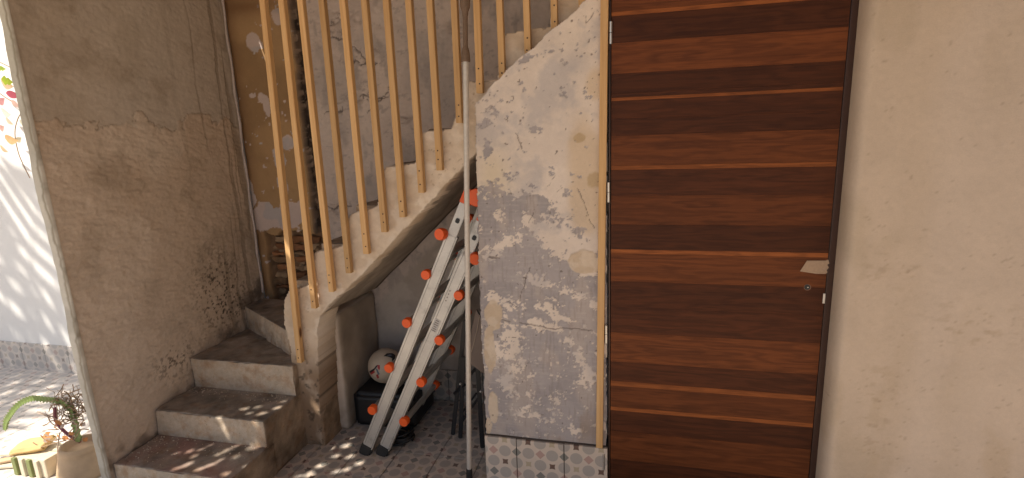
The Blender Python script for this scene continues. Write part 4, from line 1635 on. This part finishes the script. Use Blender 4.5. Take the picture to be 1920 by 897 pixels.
tube('twig', smooth_path([(150, 829), (138, 822), (124, 812), (112, 800), (104, 786), (103, 765)], YP + .0, 6), .008, M_PURP, cac, 8)
rt = random.Random(5)
for k in range(90):
    x0, y0 = rt.uniform(102, 158), rt.uniform(742, 790)
    px_ = [(x0, y0)]
    a = rt.uniform(0, 6.28)
    for _ in range(3):
        a += rt.uniform(-1.2, 1.2)
        x0 += 9 * math.cos(a)
        y0 += 9 * math.sin(a)
        px_.append((x0, y0))
    tube('twig', smooth_path(px_, [YP + rt.uniform(-.05, .05) for _ in px_], 3), rt.uniform(.0012, .0032), M_DRY if k % 3 else M_PALE, cac, 5)
for px_ in ([(106, 800), (95, 792), (88, 780), (72, 776)], [(110, 806), (90, 806), (80, 808)], [(108, 790), (98, 782), (70, 772)], [(112, 812), (108, 840), (109, 868), (104, 888)], [(124, 826), (100, 832), (78, 838), (62, 830)],
            [(120, 822), (100, 826), (84, 824), (76, 816)], [(118, 742), (134, 736), (152, 729)], [(135, 822), (148, 800), (158, 788)], [(140, 824), (152, 806), (166, 806)]):
    tube('twig', smooth_path(px_, YP - .03, 5), .0026, M_PALE if px_[0][0] < 115 else M_DRY, cac, 6)


def leaf(name, centre, sx, sz, ang, tilt, mat, parent, lobes=False, fold=.10):
    """a thin curved leaf blade built round its midrib"""
    bm = bmesh.new()
    n = 9
    top, mid, bot = [], [], []
    for i in range(n):
        t_ = i / (n - 1)
        wv = math.sin(math.pi * t_ ** .8) * (1 - .25 * t_)
        if lobes:
            wv *= .55 + .45 * abs(math.cos(t_ * 3 * math.pi))
        x = (t_ - .5) * sx
        y = -fold * sx * (.25 - (t_ - .5) ** 2)
        mid.append(bm.verts.new((x, y, 0)))
        top.append(bm.verts.new((x, y - abs(wv) * sz * fold * .5, wv * sz / 2)))
        bot.append(bm.verts.new((x, y - abs(wv) * sz * fold * .5, -wv * sz / 2)))
    for i in range(n - 1):
        for a, b in ((mid, top), (bot, mid)):
            try:
                bm.faces.new((a[i], a[i + 1], b[i + 1], b[i]))
            except ValueError:
                pass
    bmesh.ops.remove_doubles(bm, verts=bm.verts, dist=1e-6)
    o = from_bm(name, bm, mat, None, True)
    o.parent = parent
    o.matrix_parent_inverse = Matrix.Translation(parent.location).inverted()
    o.location = centre
    o.rotation_euler = (tilt, ang, random.uniform(-.4, .4))
    return o


# dry leaves in the pot
M_ORL = mat_plain('dry_orange_leaf', (0.55, 0.24, 0.08), .8, 0, .3, 40)
for k in range(26):
    p = hit(rt.uniform(84, 166), rt.uniform(790, 826), 'Y', YP + rt.uniform(-.04, .05))
    leaf('dry_leaf', p, rt.uniform(.03, .055), rt.uniform(.015, .028), rt.uniform(-1, 1), rt.uniform(-.8, .8), M_ORL if k % 3 else M_PALE, cac)

# climber on the courtyard wall
YW = .535
cl = tag(empty('climbing_plant', (-4.1, YW, 1.6)), 'sparse climber with tan, pink and green leaves on the white courtyard wall', 'climber')


def mat_leaf(name, col):
    t = NT(name)
    n = t.noise(t.pos(), 60, 4)
    c = t.mix(1.0, col, t.math('ADD', t.math('MULTIPLY', n, .5), .75), 'MULTIPLY')
    return t.done(c, .55)


LV = [((14, 158), .115, .085, .35, (0.62, 0.44, 0.29), False), ((14, 152), .075, .075, .3, (0.40, 0.52, 0.03), True), ((26, 178), .10, .055, .25, (0.52, 0.10, 0.15), False), ((12, 212), .125, .07, .25, (0.62, 0.63, 0.55), False),
      ((44, 231), .085, .05, .1, (0.55, 0.54, 0.42), False), ((22, 262), .15, .075, .1, (0.66, 0.42, 0.20), False), ((37, 160), .04, .06, 1.2, (0.55, 0.60, 0.48), False), ((50, 232), .06, .04, -.3, (0.66, 0.45, 0.25), False)]
LV += [((4, 190), .09, .05, -.4, (0.56, 0.26, 0.27), False), ((18, 228), .08, .05, .6, (0.60, 0.50, 0.36), False), ((4, 240), .09, .05, -.2, (0.58, 0.34, 0.30), False), ((30, 148), .06, .035, -.7, (0.58, 0.48, 0.38), False),
       ((8, 280), .09, .05, .5, (0.62, 0.46, 0.28), False), ((36, 262), .06, .04, -.5, (0.58, 0.56, 0.44), False), ((2, 128), .08, .05, .2, (0.36, 0.48, 0.06), True), ((30, 196), .07, .04, .9, (0.60, 0.42, 0.36), False)]
for k, (q, sx, sz, a, col, lob) in enumerate(LV):
    leaf('leaf', hit(*q, 'Y', YW - .02 * (k % 3)), sx, sz, a, .25, mat_leaf('leaf_tone', col), cl, lob)
for px_ in ([(-10, 112), (10, 122), (30, 132), (45, 140)], [(-10, 168), (10, 183), (30, 195), (46, 206)], [(46, 206), (34, 222), (28, 250), (34, 285), (44, 310), (56, 334)]):
    tube('twig', smooth_path(px_, YW + .01, 5), .003, M_DRY, cl, 6)

# ------------------------------------------------------------------ overhead planting (out of the frame) that dapples the light
def leaf_cloud(name, centres, size, mat, parent, rng):
    n = len(centres)
    C_ = np.asarray(centres)
    d = rng.normal(size=(n, 3))
    d /= np.linalg.norm(d, axis=1)[:, None]
    up = np.tile(np.array(SUN), (n, 1)) + rng.normal(scale=.35, size=(n, 3))
    a = np.cross(up, d)
    a /= np.linalg.norm(a, axis=1)[:, None]
    b = np.cross(up / np.linalg.norm(up, axis=1)[:, None], a)
    s = size * rng.uniform(.7, 1.25, (n, 1))
    V = np.stack([C_ - a * s, C_ - b * s * .62, C_ + a * s, C_ + b * s * .62], 1).reshape(-1, 3)
    Q = np.arange(n * 4).reshape(n, 4)
    me = mesh_np(name, V, Q, None, False)
    return link(name, me, mat, parent)


DAP = []                                              # flecks of sun wanted below; the crown is cut open along their rays
for (x, y, r) in ((617, 841, .017), (648, 836, .019), (659, 818, .016), (630, 855, .013), (656, 857, .017), (533, 885, .013), (578, 868, .013), (600, 874, .018), (580, 890, .018), (673, 869, .017), (632, 885, .014), (652, 880, .012)):
    DAP.append((hit(x, y, 'Z', 0), r))
for (x, y, r) in ((459, 766, .013), (482, 763, .011), (466, 775, .010), (491, 775, .015), (531, 753, .008)):
    DAP.append((hit(x, y, 'Z', H2), r))
for (x, y, r) in ((330, 850, .009), (356, 846, .012), (379, 843, .011), (366, 855, .010), (330, 878, .014), (354, 870, .015), (374, 882, .015), (396, 872, .013), (414, 862, .010), (424, 846, .010), (443, 837, .010), (441, 857, .013), (408, 852, .009), (470, 840, .013), (489, 838, .010),
                 (424, 888, .013), (465, 873, .013), (501, 851, .010), (393, 835, .007), (452, 889, .009)):
    DAP.append((hit(x, y, 'Z', H1), r))
for (x, y) in ((409, 784), (416, 798), (424, 812)):
    DAP.append((hit(x, y, 'Y', Y2), .010))
rng = np.random.RandomState(21)
bg = tag(empty('bougainvillea', (-4.6, -2.9, 0)), 'leafy bougainvillea overhead, out of view, dappling the lower steps', 'bougainvillea')
Nn = 80000
cen = np.stack([rng.uniform(-3.95, -2.22, Nn), rng.uniform(-2.3, -.50, Nn), rng.uniform(2.34, 2.56, Nn)], 1)
keepm = np.ones(Nn, bool)
for P, r in DAP:
    w_ = cen - P
    al = w_ @ SUN
    d = np.linalg.norm(w_ - al[:, None] * SUN, axis=1)
    keepm &= d > r + .009
keepm &= (cen[:, 0] < -2.44) | (cen[:, 1] < -.75)
cen = cen[keepm]
leaf_cloud('crown', cen, .017, mat_plain('bougainvillea_leaf', (0.07, 0.12, 0.035), .6, 0, .3, 30), bg, rng)
M_BARK = mat_plain('bark', (0.16, 0.11, 0.075), .9, 0, .3, 30, .4)
tube('trunk', [(-4.1, -2.9, 0), (-4.05, -2.85, .8), (-4.1, -2.75, 1.6), (-3.9, -2.5, 2.2), (-3.7, -2.2, 2.44)], [.06, .05, .045, .04, .03], M_BARK, bg, 10)
for k in range(5):
    a = .1 + k * .3
    tube('limb', [(-3.7, -2.2, 2.44), (-3.7 + .5 * math.cos(a), -2.2 + .5 * math.sin(a), 2.50), (-3.7 + 1.1 * math.cos(a), -2.2 + 1.5 * math.sin(a), 2.50)], [.010, .006, .003], M_BARK, bg, 6)

# palm whose fronds streak the courtyard wall
pm = tag(empty('palm', (-7.4, -2.4, 0)), 'palm outside the left edge throwing frond shadows on the white wall', 'palm')
tube('trunk', [(-7.4, -2.4, 0), (-7.35, -2.35, 2.0), (-7.25, -2.25, 4.2), (-7.2, -2.1, 5.3)], [.14, .11, .10, .09], M_BARK, pm, 12)
M_FROND = mat_plain('palm_green', (0.09, 0.15, 0.04), .55, 0, .25, 20)
for k in range(18):
    a = k * 2 * math.pi / 18 + .2
    L_ = 1.9 if k % 2 else 1.5
    bm = bmesh.new()
    base_ = Vector((-7.2, -2.1, 5.3 + .1 * (k % 2)))
    hd = Vector((math.cos(a), math.sin(a), 0))
    sd = Vector((-math.sin(a), math.cos(a), 0))
    for i in range(12):
        t_ = i / 11
        p = base_ + hd * (L_ * t_) + Vector((0, 0, .55 * t_ - 1.15 * t_ * t_))
        if i == 0:
            continue
        for s in (-1, 1):
            ll = .42 * math.sin(math.pi * (.12 + .85 * t_))
            tip = p + (sd * s * .75 + hd * .55).normalized() * ll + Vector((0, 0, -.16 * t_ - .10))
            w2 = hd * .040
            q_ = [bm.verts.new(p - w2), bm.verts.new(p + w2), bm.verts.new((p + tip) / 2 + w2 * 1.3 + Vector((0, 0, .02))), bm.verts.new(tip), bm.verts.new((p + tip) / 2 - w2 * 1.3 + Vector((0, 0, .02)))]
            bm.faces.new(q_)
    tube_bm(bm, [base_ + hd * (L_ * t_) + Vector((0, 0, .55 * t_ - 1.15 * t_ * t_)) for t_ in (0, .25, .5, .75, 1)], [.018, .014, .010, .007, .003], 6)
    from_bm('frond', bm, M_FROND, pm)

# crumbs of plaster and grit on the treads and the floor
rc = random.Random(9)
bm = bmesh.new()
for k in range(420):
    r = rc.random()
    if r < .35:
        x, y, z = rc.uniform(-1.74, -1.30), rc.uniform(-.05, .27), .001
    elif r < .55:
        x, y, z = XL + .02 + abs(rc.gauss(0, .10)), rc.uniform(Y1 + .03, Y2 - .01), H1 + .002
    elif r < .75:
        x, y, z = rc.uniform(XL + .02, XR - .03), Y3 - .012 - abs(rc.gauss(0, .04)), H2 + .002
    elif r < .88:
        x, y, z = rc.uniform(XL + .02, XR - .03), Y2 - .012 - abs(rc.gauss(0, .05)), H1 + .002
    else:
        x, y, z = rc.uniform(-1.25, -.62), rc.uniform(.02, .4), .001
    s_ = rc.uniform(.0015, .0055)
    a = rc.uniform(0, 6.28)
    b = [bm.verts.new((x + s_ * math.cos(a + t_) * rc.uniform(.7, 1.2), y + s_ * math.sin(a + t_) * rc.uniform(.7, 1.2), z)) for t_ in (0, 1.7, 3.3, 4.8)]
    tp_ = bm.verts.new((x + rc.uniform(-.3, .3) * s_, y, z + s_ * rc.uniform(.5, 1.1)))
    for i in range(4):
        bm.faces.new((b[i], b[(i + 1) % 4], tp_))
tag(from_bm('plaster_crumbs', bm, mat_plain('plaster_crumb', (0.50, 0.42, 0.33), .95, 0, .4, 90)), 'crumbs of plaster and grit scattered on the treads and floor', 'crumbs', None, 'stuff')
